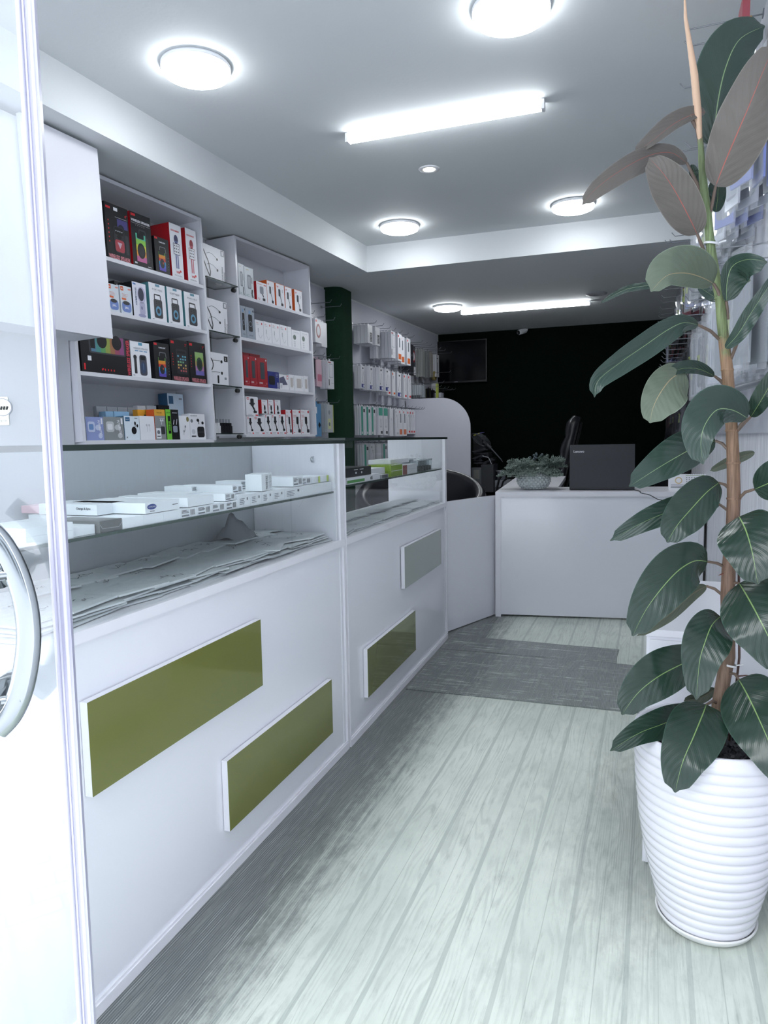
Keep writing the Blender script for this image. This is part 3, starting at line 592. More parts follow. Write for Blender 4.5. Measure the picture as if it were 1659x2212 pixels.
def a_budb(p, w, h):
    p.rect(w*.08, h*.78, w*.38, h*.95, C('33658c')); p.text('HAVIT', w*.12, h*.84, h*.04, W_, wd=w*.2, e=-.0012); p.rect(w*.7, h*.9, w*.9, h*.93, TXG); p.ell(w*.62, h*.4, w*.17, h*.16, C('17181c'), -.0009, 20)
    p.ell(w*.72, h*.7, w*.06, h*.08, K); p.rect(w*.7, h*.55, w*.73, h*.7, K); p.ell(w*.86, h*.6, w*.06, h*.07, K); p.line([(w*.1, h*.08), (w*.17, h*.14)], w*.02, K); p.line([(w*.1, h*.14), (w*.17, h*.08)], w*.02, K)
def a_pods(p, w, h):
    for x in (.45, .62): p.ell(w*x, h*.62, w*.05, h*.05, C('bfc2c9'), -.0009); p.rect(w*(x+.02), h*.35, w*(x+.045), h*.62, C('bfc2c9'), -.0009)
def a_k55(top, fg):
    def f(p, w, h):
        p.rect(0, h*.79, w, h, C(top)); p.text('OSCAR', w*.2, h*.87, h*.04, K, wd=w*.5); p.rect(w*.45, h*.7, w*.9, h*.72, fg); p.rect(w*.6, h*.5, w*.64, h*.66, K if fg is W_ else W_); p.ell(w*.75, h*.64, w*.06, h*.04, K if fg is W_ else W_); p.ell(w*.55, h*.64, w*.06, h*.04, K if fg is W_ else W_)
        rrect(p, w*.5, h*.18, w*.9, h*.44, C('3a3c41'), -.0009); p.rect(w*.05, h*.04, w*.5, h*.38, W_, -.0012); p.ell(w*.27, h*.25, w*.14, h*.07, TXG, -.0014); p.rect(w*.12, h*.1, w*.42, h*.13, TXK, -.0014)
    return f
def a_k77(p, w, h):
    p.rect(0, 0, w*.38, h, C('76c443')); p.rect(w*.14, h*.2, w*.34, h*.78, K, -.0008); p.text('MINI', w*.3, h*.3, w*.12, C('76c443'), wd=h*.3, rot=90, e=-.001, bold=.02); p.text('OSCAR', w*.06, h*.87, h*.04, K, wd=w*.3, e=-.001)
    p.rect(w*.5, h*.88, w*.9, h*.9, LG); rrect(p, w*.5, h*.24, w*.85, h*.46, C('8f98a8'), -.0009); p.line([(w*.55, h*.5), (w*.62, h*.66)], w*.04, W_); p.line([(w*.78, h*.5), (w*.85, h*.68)], w*.04, W_)
def a_gold(p, w, h):
    p.ell(w*.82, h*.86, w*.13, h*.11, C('8a8357')); p.ell(w*.55, h*.55, w*.07, h*.05, GR); p.rect(w*.5, h*.35, w*.53, h*.55, GR); p.ell(w*.4, h*.35, w*.06, h*.05, GR); p.rect(w*.36, h*.2, w*.39, h*.35, GR)
def a_black_buds(p, w, h):
    p.text('NEWEPOP', w*.04, h*.9, h*.045, TXK, wd=w*.45); p.ell(w*.12, h*.72, w*.08, h*.07, TXG); rrect(p, w*.45, h*.08, w*.92, h*.5, C('1d1e22'), -.0009); p.ell(w*.53, h*.75, w*.09, h*.06, K); p.rect(w*.56, h*.6, w*.6, h*.74, K); p.ell(w*.83, h*.65, w*.08, h*.06, K)
    p.rect(w*.49, h*.28, w*.88, h*.29, GR, -.0012); p.ell(w*.2, h*.3, w*.12, h*.1, LG); p.rect(w*.06, h*.1, w*.35, h*.15, TXK)
def a_power(p, w, h):
    p.rect(w*.08, h*.78, w*.36, h*.95, C('33658c')); p.text('POWERFUL', w*.05, h*.62, h*.06, W_, wd=w*.55, bold=.02); p.text('SOUND', w*.05, h*.52, h*.06, W_, wd=w*.35, bold=.02); p.rect(w*.72, h*.88, w*.92, h*.91, TXG)
    p.ell(w*.66, h*.45, w*.08, h*.07, C('cfc9d2')); p.ell(w*.82, h*.47, w*.09, h*.08, C('cfc9d2')); p.rect(w*.6, h*.1, w*.95, h*.35, W_)
def a_hang(p, w, h): p.line([(w*.3, h*.62), (w*.5, h*.68), (w*.7, h*.62)], w*.05, GR); p.rect(w*.2, h*.2, w*.4, h*.24, K)
def a_arc(p, w, h): p.line([(w*.05+w*.9*math.sin(i*.26), h*.3+h*.55*(1-math.cos(i*.26))) for i in range(7)], h*.1, K)
def mk_neck(round_):
    def f(p, w, h):
        if round_:
            p.line([(w*.02+w*.26*math.sin(t), h*.62+h*.24*math.cos(t)) for t in [i*.32 for i in range(10)]], w*.035, K)
            for z in (.76, .4): p.line([(w*.03, h*(z-.03)), (w*.35, h*z), (w*.6, h*z)], w*.012, TXK); p.ell(w*.68, h*(z-.02), w*.05, h*.05, K)
            rrect(p, w*.46, h*.05, w*.54, h*.3, K); p.rect(w*.8, h*.76, w*.98, h*.93, K); p.text('2', w*.85, h*.79, h*.1, W_, e=-.001); rrect(p, w*.8, h*.18, w*.9, h*.26, GR)
        else:
            p.line([(w*.02, h*.85), (w*.12, h*.7), (w*.25, h*.5), (w*.33, h*.2), (w*.3, h*.06), (w*.2, h*.2), (w*.02, h*.55)], w*.035, K)
            for z in (.78, .45): p.line([(w*.18, h*(z-.05)), (w*.3, h*z), (w*.45, h*(z-.02)), (w*.62, h*(z-.1))], w*.01, TXK); p.ell(w*.65, h*(z-.13), w*.04, h*.04, K)
            p.rect(w*.82, h*.8, w*.98, h*.98, GR); p.rect(w*.86, h*.83, w*.94, h*.95, W_, -.001); p.text('LAVALIER DEEPBASS', w*.9, h*.03, w*.05, K, wd=h*.45, rot=90); p.text('EARPHONE', w*.99, h*.03, w*.05, K, wd=h*.3, rot=90)
    return f
def a_holder_o(p, w, h):
    p.rect(w*.08, h*.86, w*.3, h*.88, LOGR); p.rect(w*.08, h*.82, w*.26, h*.835, LOGR); p.text('360', w*.72, h*.78, w*.09, TXK, wd=h*.14, rot=-90); rrect(p, w*.28, h*.45, w*.52, h*.76, C('44464c'), -.0009)
    p.line([(w*.45, h*.5), (w*.62, h*.28), (w*.68, h*.14)], w*.06, TXK); rrect(p, w*.56, h*.06, w*.82, h*.18, TXK); p.rect(0, 0, w, h*.02, OR); p.rect(0, h*.985, w, h, OR)
def a_holder_p(p, w, h):
    p.text('Pawoer', w*.1, h*.86, h*.055, LOGR, wd=w*.42); rrect(p, w*.3, h*.4, w*.66, h*.78, C('8d919c'), -.0009); p.line([(w*.5, h*.45), (w*.66, h*.25)], w*.07, TXK); rrect(p, w*.54, h*.06, w*.8, h*.2, TXK); lines(p, w*.08, w*.4, h*.08, h*.2, 2, LOGR); p.rect(w*.7, h*.86, w*.92, h*.9, LOGR)
def a_holder(sc=1.0, redbar=True):
    def f(p, w, h):
        p.rect(w*.08, h*.84, w*.26, h*.95, C('c9494e')); p.rect(w*.11, h*.87, w*.23, h*.92, W_, -.0009); rrect(p, w*.36, h*.52, w*.64, h*.9, C('26272b'), -.0009); p.rect(w*.28, h*.6, w*.72, h*.68, C('303136'), -.0011)
        p.line([(w*.5, h*.55), (w*.66, h*.34), (w*.72, h*.2)], w*.11, C('26272b')); rrect(p, w*.58, h*.16, w*.86, h*.27, C('17181b'), -.0011)
        lines(p, w*.08, w*.6, h*.03, h*.12, 2, TXG); rrect(p, w*.74, h*.02, w*.96, h*.08, LOGR)
    return f
def a_holder_s(p, w, h):
    p.text('Pawoer', w*.15, h*.87, h*.05, TXK, wd=w*.5); lines(p, w*.1, w*.4, h*.6, h*.76, 3, LOGR); p.ell(w*.5, h*.44, w*.13, h*.2, C('1d1e22'), -.0009); p.line([(w*.5, h*.3), (w*.55, h*.16)], w*.1, TXK); rrect(p, w*.36, h*.04, w*.74, h*.17, TXK)
def a_holder_r(p, w, h):
    p.text('Pawoer', w*.08, h*.9, h*.035, LOGR, wd=w*.34); p.rect(w*.8, h*.88, w*.96, h*.97, LOGR); lines(p, w*.08, w*.5, h*.7, h*.82, 3, LOGR); icons(p, w*.1, h*.32, h*.62, 4, LOGR, w*.05)
    rrect(p, w*.45, h*.42, w*.72, h*.72, C('26272b'), -.0009); p.line([(w*.6, h*.45), (w*.76, h*.2)], w*.08, C('26272b')); rrect(p, w*.64, h*.06, w*.94, h*.2, C('303238'), -.0009); p.rect(w*.1, h*.05, w*.22, h*.08, LOGR)
def a_tallgrey(p, w, h):
    rrect(p, w*.3, h*.3, w*.7, h*.76, C('7b808a'), -.0009); rrect(p, w*.36, h*.34, w*.64, h*.7, C('a4a8b0'), -.0011); p.rect(w*.2, h*.9, w*.5, h*.93, C('c9c3a8')); p.rect(w*.75, h*.5, w*.85, h*.7, GR)
    p.line([(w*.8, h*.3), (w*.75, h*.14), (w*.85, h*.04)], w*.14, C('3c4144')); lines(p, w*.1, w*.5, h*.05, h*.14, 2, C('6f8a86'))
def a_watch(p, w, h):
    rrect(p, w*.25, h*.24, w*.72, h*.78, C('16181d'), -.0009); p.ell(w*.48, h*.48, w*.2, h*.09, C('79818f'), -.0011, 20); p.ell(w*.48, h*.48, w*.15, h*.065, C('16181d'), -.0013, 20); p.rect(w*.3, h*.8, w*.55, h*.9, C('7d9fc4')); p.ell(w*.85, h*.9, w*.07, h*.035, K); p.text('12W BAR', w*.25, h*.1, h*.035, TXK, wd=w*.5)
def a_mi(p, w, h):
    p.text('XTA', w*.12, h*.83, h*.055, LOGR, wd=w*.22); p.rect(w*.12, h*.78, w*.5, h*.79, GR); p.rect(w*.76, h*.8, w*.86, h*.9, LOGR); p.rect(w*.28, h*.42, w*.34, h*.62, GR); p.line([(w*.31, h*.42), (w*.34, h*.3), (w*.55, h*.14), (w*.7, h*.2), (w*.8, h*.32)], w*.018, GR)
def a_photo(p, w, h):
    p.text('HEADPHONES', w*.2, h*.86, h*.035, TXG, wd=w*.6); p.rect(w*.1, h*.8, w*.9, h*.803, GR); p.ell(w*.32, h*.6, w*.17, h*.14, C('5c6f66')); [p.ell(w*.32, h*(.35-.11*i), w*.1, h*.045, LG) for i in range(3)]
def a_red(p, w, h):
    rrect(p, w*.28, h*.28, w*.7, h*.85, C('3c444c'), -.0009, r=w*.06); rrect(p, w*.82, h*.9, w*.92, h*.96, W_); p.text('20000', w*.12, h*.12, h*.05, W_, wd=w*.35, bold=.02); p.rect(w*.12, h*.08, w*.8, h*.085, C('e6a0a4')); lines(p, w*.8, w*.95, h*.1, h*.2, 2, C('e6a0a4'))
def a_blue(p, w, h): rrect(p, w*.05, h*.22, w*.6, h*.74, C('17181d'), -.0009); p.text('10000', w*.93, h*.03, w*.13, W_, wd=h*.35, rot=90, bold=.02); lines(p, w*.7, w*.92, h*.7, h*.95, 4, LG)
def mk_pb(kind):
    def f(p, w, h):
        if kind: p.poly([(0, h*.75), (w*.45, h*.9), (w*.85, h*.35), (w*.3, h*.3), (0, h*.3)], C('5c5f78')); p.rect(w*.78, h*.72, w*.94, h*.97, LOGR); p.rect(w*.81, h*.77, w*.91, h*.92, W_, -.001); p.rect(0, 0, w*.3, h*.42, W_, -.0012); p.ell(w*.15, h*.2, w*.1, h*.14, LG, -.0014)
        else: p.rect(w*.22, h*.2, w*.72, h*.8, C('c3bdbb')); p.rect(w*.8, h*.3, w*.84, h*.9, GR)
    return f
def shelf_box(cm, st, t, x0b, x1b, x0t, yt, body, art, label, group=None, cat='box', side=None, depth=.1, off=-.012, name='product_box', yaw=0, arts=None):
    s0, _ = st(x0b, 900, off); s1, _ = st(x1b, 900, off); 
    # width along the shelf from the bottom corners
    s0 = st(x0b, YB_(st, x0b, t), off)[0]; s1 = st(x1b, YB_(st, x1b, t), off)[0]; top_ = st(x0t, yt, off)[1]
    w, h = max(.012, s1-s0-.0015), max(.02, top_-t-.0005)
    p = MB(); p.box(0, 0, 0, w, depth, h, body, side=side)
    if art: art(p, w, h)
    M = cm @ Matrix.Translation((s0, -off, t+.0004)) @ Matrix.Rotation(math.radians(yaw), 4, 'Z')
    return p.build(name, M=M, label=label, cat=cat, group=group)
def YB_(st, px, t):           # pixel row at which a column px meets shelf height t (st is monotone in y)
    a, b = 300.0, 1100.0
    for _ in range(30):
        m = (a+b)/2
        if st(px, m)[1] > t: a = m
        else: b = m
    return (a+b)/2
def top_from(st, t, px_mid): pass
SB = shelf_box
T = lev1
g1 = 'speaker and microphone boxes on the top shelf'
SB(CM1, st1, T[0], 233.5, 284, 225.8, 434, K, a_party, 'tall black speaker box with a red speaker, first on the top shelf', g1, side=K)
SB(CM1, st1, T[0], 288.5, 332.3, 283.3, 456, K, a_green, 'black speaker box with a rainbow-lit speaker and big white lettering on top shelf', g1, side=RD)
SB(CM1, st1, T[0], 337.5, 369, 331.4, 508, K, a_flame, 'small black rainbow speaker box beside the microphone boxes', g1, side=K)
SB(CM1, st1, T[0], 372.7, 398.5, 365.8, 480, W_, mk_mic(C('3a3a5e'), C('5c6a9a')), 'white microphone box with red side and dark blue microphone', g1, side=RD, depth=.15, yaw=0)
SB(CM1, st1, T[0], 407, 430.2, 400, 491.4, W_, mk_mic(C('8c2a36'), C('c0566a')), 'white microphone box with red microphone at the shelf end', g1, side=RD)
g2 = 'small speaker boxes on the second shelf'
SB(CM1, st1, T[1], 236, 260, 233, 611, C('d3dbe4'), a_jbl, 'pale box with blue mini speaker, partly behind the cabinet door', g2, depth=.08)
SB(CM1, st1, T[1], 262.7, 287.6, 258.4, 615, C('d3dbe4'), a_jbl, 'pale box with blue mini speaker, right beside the astronaut speaker box', g2, depth=.08)
SB(CM1, st1, T[1], 252, 288.5, 250, 606.5, K, a_sound, 'black box standing behind the two blue mini speaker boxes', g2, depth=.09, off=-.105)
SB(CM1, st1, T[1], 290, 320, 286, 607.4, C('dedfec'), a_space, 'white box with a pale astronaut shaped speaker', g2, side=K, depth=.085)
for i, (a, b, c, d) in enumerate([(326.3, 361.5, 320.3, 608.3), (365, 397.6, 358, 617.7), (401.9, 435.4, 397.6, 629)]):
    SB(CM1, st1, T[1], a, b, c, d, W_, a_port, 'white portable speaker box with teal side, %s of the three' % ('beside the astronaut box', 'middle', 'last at the shelf end')[i], g2, side=TE, depth=.11)
g3 = 'speaker boxes on the third shelf'
SB(CM1, st1, T[2], 178, 285.4, 176, 716, K, a_wide, 'long black box with rainbow boombox and red vertical lettering', g3, depth=.14)
SB(CM1, st1, T[2], 286.2, 327.8, 277.3, 735, W_, a_white_sp, 'white speaker box with microphone picture on the third shelf', g3)
SB(CM1, st1, T[2], 336.5, 370.3, 332.6, 738.6, K, a_flame, 'black rainbow speaker box between the white box and squares box', g3, side=C('1c1d22'), depth=.12)
SB(CM1, st1, T[2], 372.2, 411.7, 365.4, 731, K, mk_three('squares'), 'black speaker box with coloured square lights on the third shelf', g3, side=C('17181c'), depth=.2)
SB(CM1, st1, T[2], 412.2, 448.4, 407, 736.7, K, mk_three('round'), 'black speaker box with green and purple speaker at the third shelf end', g3, depth=.14)
g4 = 'earphone boxes on the bottom shelf'
SB(CM1, st1, T[3], 188, 226.5, 183, 900, C('8f9ccb'), mk_tilt(C('c3cce6'), C('6d8fc0')), 'lavender earphone box, first on the bottom shelf', g4, side=C('cdd2dc'), depth=.05)
SB(CM1, st1, T[3], 227.2, 270, 224.6, 900, C('8b9091'), mk_tilt(C('c3c6c9'), C('e2e4e8')), 'grey earphone box with white earbuds case', g4, side=C('b9bcc0'), depth=.05)
SB(CM1, st1, T[3], 271, 303.7, 267, 898.3, C('dbe7f0'), a_budb, 'pale blue-white earphone box with black charging case', g4, side=C('3f7396'), depth=.05)
SB(CM1, st1, T[3], 304.7, 336.5, 302.7, 898.3, W_, a_pods, 'plain white earphone box with white stem earbuds', g4, depth=.05)
SB(CM1, st1, T[3], 337.5, 360.6, 334, 884, C('8f9294'), a_k55('d9a23c', LG), 'grey earphone box with orange top band and white sticker', g4, side=OR, depth=.05)
SB(CM1, st1, T[3], 361.6, 389.5, 358.7, 884, K, a_k77, 'black and bright green earphone box', g4, depth=.05)
SB(CM1, st1, T[3], 390, 412.3, 388.7, 898, W_, a_gold, 'white earphone box with a round gold seal', g4, depth=.05)
SB(CM1, st1, T[3], 412.7, 445.5, 410.8, 893.5, W_, a_black_buds, 'white box with black earbuds at the bottom shelf end', g4, depth=.05)
for i, (a, b) in enumerate([(214, 236), (237, 259), (260, 281), (282, 303)]):
    SB(CM1, st1, T[3], a, b, a-1, 877.5+i*.8, C('a9adb3'), a_hang, 'thin grey hanging carton behind the bottom row of earphone boxes', 'grey hanging cartons', depth=.02, off=-.13)
for i, (a, b) in enumerate([(233, 250), (251, 284)]):
    SB(CM1, st1, T[3], a, b, a-1, 888.5, C('8db4d4'), None, ('narrow', 'wide')[i]+' light blue box behind the grey earphone box', 'boxes behind the earphone row', depth=.04, off=-.075)
for i, (a, b) in enumerate([(302, 318.5), (319.5, 336)]):
    SB(CM1, st1, T[3], a, b, a-1, 885, C('dd9f35'), a_arc, 'orange and black striped box behind the plain white earphone box', 'orange striped boxes', depth=.03, off=-.075)
SB(CM1, st1, T[3], 303, 320, 301, 876, C('d5d8de'), None, 'pale box behind the orange striped boxes', None, depth=.03, off=-.12)
SB(CM1, st1, T[3], 322, 343, 321, 876, C('c3c7cd'), None, 'grey-white box with rounded corners behind the orange striped boxes', None, depth=.03, off=-.12)
SB(CM1, st1, T[3], 348, 371, 348, 875, K, None, 'black box behind the black and green earphone box', None, depth=.03, off=-.11)
SB(CM1, st1, T[3], 368, 402, 364, 849.5, C('cfdfee'), a_power, 'tall pale blue box with dark blue side behind the bottom row', None, side=C('2f5a7c'), depth=.06, off=-.15)
# second unit
T = lev2
g5 = 'phone holder boxes on the top shelf of the far unit'
SB(CM2, st2, T[0], 517.5, 529.5, 513.9, 567.4, C('cdd4da'), a_tallgrey, 'tall pale grey box, first on the far unit top shelf', g5, depth=.05, side=LG)
SB(CM2, st2, T[0], 530.3, 549.9, 526.7, 574.5, C('cdd4da'), a_tallgrey, 'tall pale grey box next to the red sided holder box', g5, depth=.05, side=LG)
SB(CM2, st2, T[0], 555.4, 578, 551.5, 605.8, W_, a_holder_p, 'white phone holder box with dark red side', g5, side=RD, depth=.09)
for i, (a, b, c, d) in enumerate([(578.4, 594.6, 573, 603.4), (597.7, 615.7, 593, 609.7), (617, 632, 611.8, 616.8), (637.7, 654, 634.5, 623.8)]):
    SB(CM2, st2, T[0], a, b, c, d, W_, a_holder_o, 'white holder box with orange side, %s of four on the top shelf' % ('first', 'second', 'third', 'last')[i], g5, side=OR, depth=.09)
g6 = 'boxes on the second shelf of the far unit'
SB(CM2, st2, T[1], 522.5, 533.4, 518.6, 659, C('9aa3b0'), a_watch, 'grey-blue box on the far unit second shelf, beside the unit side', g6, depth=.05)
SB(CM2, st2, T[1], 534, 552, 533.4, 663, C('9aa3b0'), a_watch, 'grey-blue box on the far unit second shelf, beside the white cartons', g6, depth=.05)
xs = [553.5, 571, 588.6, 606, 622.5]
for i in range(4):
    SB(CM2, st2, T[1], xs[i], xs[i+1]-.6, xs[i]-1.8, 690+i*3.6, W_, a_mi, 'thin white earphone carton with red print, one of four side by side', 'white earphone cartons', depth=.02)
SB(CM2, st2, T[1], 622.5, 631, 620.5, 705, W_, None, 'narrow blank white carton with a red dot beside the four cartons', g6, depth=.02)
for i, (a, b, c, d) in enumerate([(631.4, 650, 630.6, 711.6), (650.6, 668.6, 647.5, 714.5)]):
    SB(CM2, st2, T[1], a, b, c, d, W_, a_photo, 'white carton with a dark green picture, %s' % ('nearer the red-print cartons', 'last on the second shelf')[i], g6, depth=.03)
g7 = 'power bank boxes on the third shelf of the far unit'
for i, (a, b, c, d) in enumerate([(529.5, 541, 525.3, 767), (541.4, 557.7, 539.7, 769), (558, 579.7, 557.7, 772)]):
    SB(CM2, st2, T[2], a, b, c, d, C('9c1f2b'), a_red, 'red power bank box, %s of the front three' % ('narrowest and first', 'middle', 'last beside the blue box')[i], g7, depth=.04)
for i, (a, b, c, d) in enumerate([(527, 541.5, 525.5, 761), (543, 565, 542, 763.8)]):
    SB(CM2, st2, T[2], a, b, c, d, C('8a1a26'), None, 'red box standing behind the front red power bank boxes', 'red boxes at the back', depth=.04, off=-.07)
SB(CM2, st2, T[2], 580.3, 604, 579, 801.5, C('26327c'), a_blue, 'blue power bank box beside the red boxes', g7, depth=.04)
SB(CM2, st2, T[2], 604.6, 625, 604, 808.3, W_, mk_pb(1), 'low white box with a dark slanted power bank', g7, depth=.04)
SB(CM2, st2, T[2], 625.8, 637, 625.6, 809, W_, mk_pb(0), 'low white box with narrow grey panel', g7, depth=.04)
SB(CM2, st2, T[2], 637.5, 657, 637, 810.5, W_, mk_pb(0), 'low white box with beige square panel', g7, depth=.04)
SB(CM2, st2, T[2], 657.5, 667, 657, 812, W_, mk_pb(0), 'low narrow white box last on the third shelf', g7, depth=.04)
g8 = 'car phone holder boxes on the bottom shelf of the far unit'
fl = []
for i, (a, b, c, d) in enumerate([(535, 549.4, 534.2, 898.7), (549.8, 573, 548.4, 898.9)]):
    fl.append(SB(CM2, st2, T[3], a, b, c, d, W_, a_holder(), 'wide white car holder box on bottom shelf, %s' % ('cut off by the unit side', 'second in the row')[i], g8, depth=.09))
for i, (a, b, c, d) in enumerate([(573.6, 588, 572.8, 894.8), (588.6, 603, 587.5, 894.8), (603.5, 618.5, 602.8, 894.6)]):
    fl.append(SB(CM2, st2, T[3], a, b, c, d, W_, a_holder(), 'small white car holder box on bottom shelf, %s of three' % ('first', 'middle', 'last')[i], g8, depth=.09))
for i, (a, b, c, d) in enumerate([(619.2, 631.4, 617, 885.4), (633.6, 651, 632.4, 885.2), (651.6, 670, 651, 885.2)]):
    SB(CM2, st2, T[3], a, b, c, d, W_, a_holder_r, 'tall white and red holder box, %s of three at the row end' % ('first', 'middle', 'last')[i], g8, side=RD, depth=.09)
hz = (CM2.inverted() @ fl[0].matrix_world.translation).z
def stacked(a, b, c, d, base, art, label, side, off=-.012):
    return SB(CM2, st2, base, a, b, c, d, W_, art, label, 'holder boxes stacked on the bottom row', side=side, depth=.08, off=off)
zt1 = T[3] + max(v.co.z for v in fl[1].data.vertices)+.001; zt2 = T[3] + max(v.co.z for v in fl[3].data.vertices)+.001
stacked(532.6, 559, 531.9, 855.8, zt1, a_holder(), 'large white car holder box stacked on the bottom row', LG)
for i, (a, b, c, d) in enumerate([(566, 579, 565.6, 863.4), (580.2, 592.4, 579, 863.4), (594.4, 607, 593.8, 863.6)]):
    stacked(a, b, c, d, zt2 if i else zt2, a_holder_s, 'small white holder box with red side stacked %s' % ('next to the large one', 'in the middle', 'nearest the tall boxes')[i], RD)
# glass corner shelf stock
def glass_box(k, s0, w, h, art, label, d=.05, y=.03, body=W_, name='product_box'):
    M, Lg, z = gs[k]; p = MB(); p.box(0, 0, 0, w, d, h, body)
    if art: art(p, w, h)
    return p.build(name, M=M @ Matrix.Translation((s0, y, .0064)), label=label, cat='box', group='boxes on the glass corner shelves')
Lg = gs[0][1]
glass_box(0, .0, Lg*.68, .175, mk_neck(False), 'white neckband earphone box on the topmost glass corner shelf', .04, .02)
glass_box(0, Lg*.66, Lg*.2, .2, lambda p, w, h: p.rect(w*.1, h*.55, w*.9, h*.85, LOGR), 'narrow cream box with red panel on topmost glass shelf', .03, .08, C('dcd8d6'))
glass_box(1, .0, Lg*.7, .175, mk_neck(False), 'white neckband earphone box in front on the second glass shelf', .04, .02)
glass_box(1, Lg*.25, Lg*.6, .165, mk_neck(False), 'white neckband earphone box behind on the second glass shelf', .04, .08)
glass_box(2, .0, Lg*.66, .175, mk_neck(True), 'white box with curved black neckband on the third glass shelf', .04, .02)
glass_box(2, Lg*.3, Lg*.58, .17, mk_neck(True), 'white neckband box behind on the third glass shelf', .04, .08, C('d6d8de'))
M, Lg, z = gs[3]
for i in range(8):
    blk = i >= 4; m = K if blk else C('d9dade'); s = .012+i*.027+(.006 if blk else 0)
    p = MB(); p.box(0, 0, 0, .025, .03, .042, m).box(.002, .004, .042, .023, .026, .058, m)
    for u in (.006, .017): p.tube([(u, .015, .058), (u, .015, .08)], .002, STEEL, 6)
    p.build('plug_charger', M=M @ Matrix.Translation((s, .03, .0064)), label='small %s plug charger with upright pins on the lowest glass shelf' % ('black' if blk else 'white'), cat='charger', group='%s plug chargers' % ('black' if blk else 'white'))
# ================================================================== goods in the counters
M1i, M2i = M1.inverted(), M2.inverted()
def c1(px, off=.012, py=1100): return (M1i @ onx(px, py, -.931-off)).x
SHZ = .8953
def sm_box(x0, x1, z0, h, d, y0, art=None, body=W_, label='', group=None, M=None, side=None, name='phone_box', yaw=0, sub=None):
    p = MB(); p.box(0, 0, 0, x1-x0, d, h, body, side=side)
    if art: art(p, x1-x0, h)
    return p.build(name, M=(M or M1) @ Matrix.Translation((x0, y0, z0)) @ Matrix.Rotation(math.radians(yaw), 4, 'Z'), label=label, cat='box', group=group)
def a_qr(p, w, h):
    lines(p, w*.06, w*.5, h*.5, h*.9, 3, TXK, .4)
    p.rect(w*.06, h*.15, w*.5, h*.3, TXG); [p.rect(w*(.58+.05*i), h*.2, w*(.6+.05*i), h*.8, TXK) for i in range(6)]
def a_small(p, w, h): lines(p, w*.12, w*.55, h*.25, h*.8, 4, TXG, .35); p.rect(w*.7, h*.55, w*.8, h*.75, TXG)
gr = 'thin white phone boxes lining the glass shelf front'
pw = C('e4eaef', .3)
sm_box(c1(60), c1(163), SHZ, .0145, .08, .02, None, pw, 'lower of two flat white boxes at the shelf end by the door', gr)
sm_box(c1(60), c1(163), SHZ+.0148, .0145, .08, .02, None, pw, 'upper of two flat white boxes at the shelf end by the door', gr)
sm_box(c1(164), c1(219), SHZ, .017, .07, .03, None, pw, 'low white box beside the dark grey box', gr)
sm_box(c1(221), c1(269), SHZ, .022, .12, .02, lambda p, w, h: p.line([(0, h*.7), (w*.1, h*.35), (w*.85, h*.3), (w, h*.7)], .0006, LG), C('6e7071'), 'dark grey box in the row of white phone boxes', gr)
seg = [270, 316, 359, 396, 432, 464, 494, 519.6]
for i in range(7):
    sm_box(c1(seg[i])+.0005, c1(seg[i+1]), SHZ, .021, .11, .02, a_qr if i >= 3 else None, pw, 'white box %s in the front row on the near counter shelf' % ('with printed stickers' if i >= 3 else 'with a blank end'), gr+(' printed' if i >= 3 else ' blank'))
seg = [520.5, 547, 572, 596, 620.8, 660, 685, 705, 722]
for i in range(8):
    sm_box(c1(seg[i])+.0005, c1(seg[i+1]), SHZ, .032, .1, .02, a_small if i < 5 else None, pw, 'small upright white box %s at the far end of the shelf front' % ('with fine print' if i < 5 else 'without print'), 'small upright boxes, '+('printed' if i < 5 else 'plain'))
# second layer
z2 = SHZ+.0225
a_sam = lambda p, w, h: (p.ell(w*.18, h*.6, w*.13, h*.26, C('3b4a86')), p.text('SAMSUNG', w*.08, h*.54, h*.13, W_, wd=w*.2, e=-.001), p.rect(w*.12, h*.16, w*.25, h*.22, TXK), p.rect(w*.78, h*.5, w*.95, h*.56, TXK))
sm_box(c1(319), c1(393), z2, .022, .19, .018, a_sam, pw, 'white phone box with a dark blue oval logo stacked on the row', None)
sm_box(c1(411), c1(467), z2, .021, .17, .018, None, pw, 'blank white box stacked beside the one with the oval logo', None)
sm_box(c1(495), c1(517), z2, .018, .2, .022, a_qr, pw, 'white stickered box stacked on the middle of the row', None)
z3 = SHZ+.0335
a_gt = lambda p, w, h: p.text('G-TAB', w*.05, h*.3, h*.4, TXK, bold=.03)
sm_box(c1(532), c1(553), z3, .022, .15, .05, a_qr, pw, 'white stickered box stacked nearest the upright boxes', None)
for i, (a, b) in enumerate([(573, 589), (590, 600), (601, 611)]): sm_box(c1(a), c1(b), z3, .045, .05, .02+.012*i, lambda p, w, h: p.text('PHONE CASE', w*.8, h*.1, w*.3, TXK, wd=h*.8, rot=90), C('dfe6ea', .25), 'clear topped upright carton stacked on the row, %s of three' % ('first', 'middle', 'last')[i], None)
sm_box(c1(640), c1(661), z3, .028, .12, .02, a_qr, pw, 'white box marked with dark print between upright cartons and lock', None)
sm_box(c1(662), c1(686), z3, .022, .1, .03, a_qr, pw, 'white box with barcodes stacked near the lock', None)
for i, (a, b) in enumerate([(688, 704), (705, 722)]): sm_box(c1(a), c1(b), z3, .02, .08, .03, lambda p, w, h: p.rect(w*.75, 0, w, h, C('b5cc62')), pw, 'white box with a lime green end band, %s' % ('first', 'last at the shelf end')[i], None)
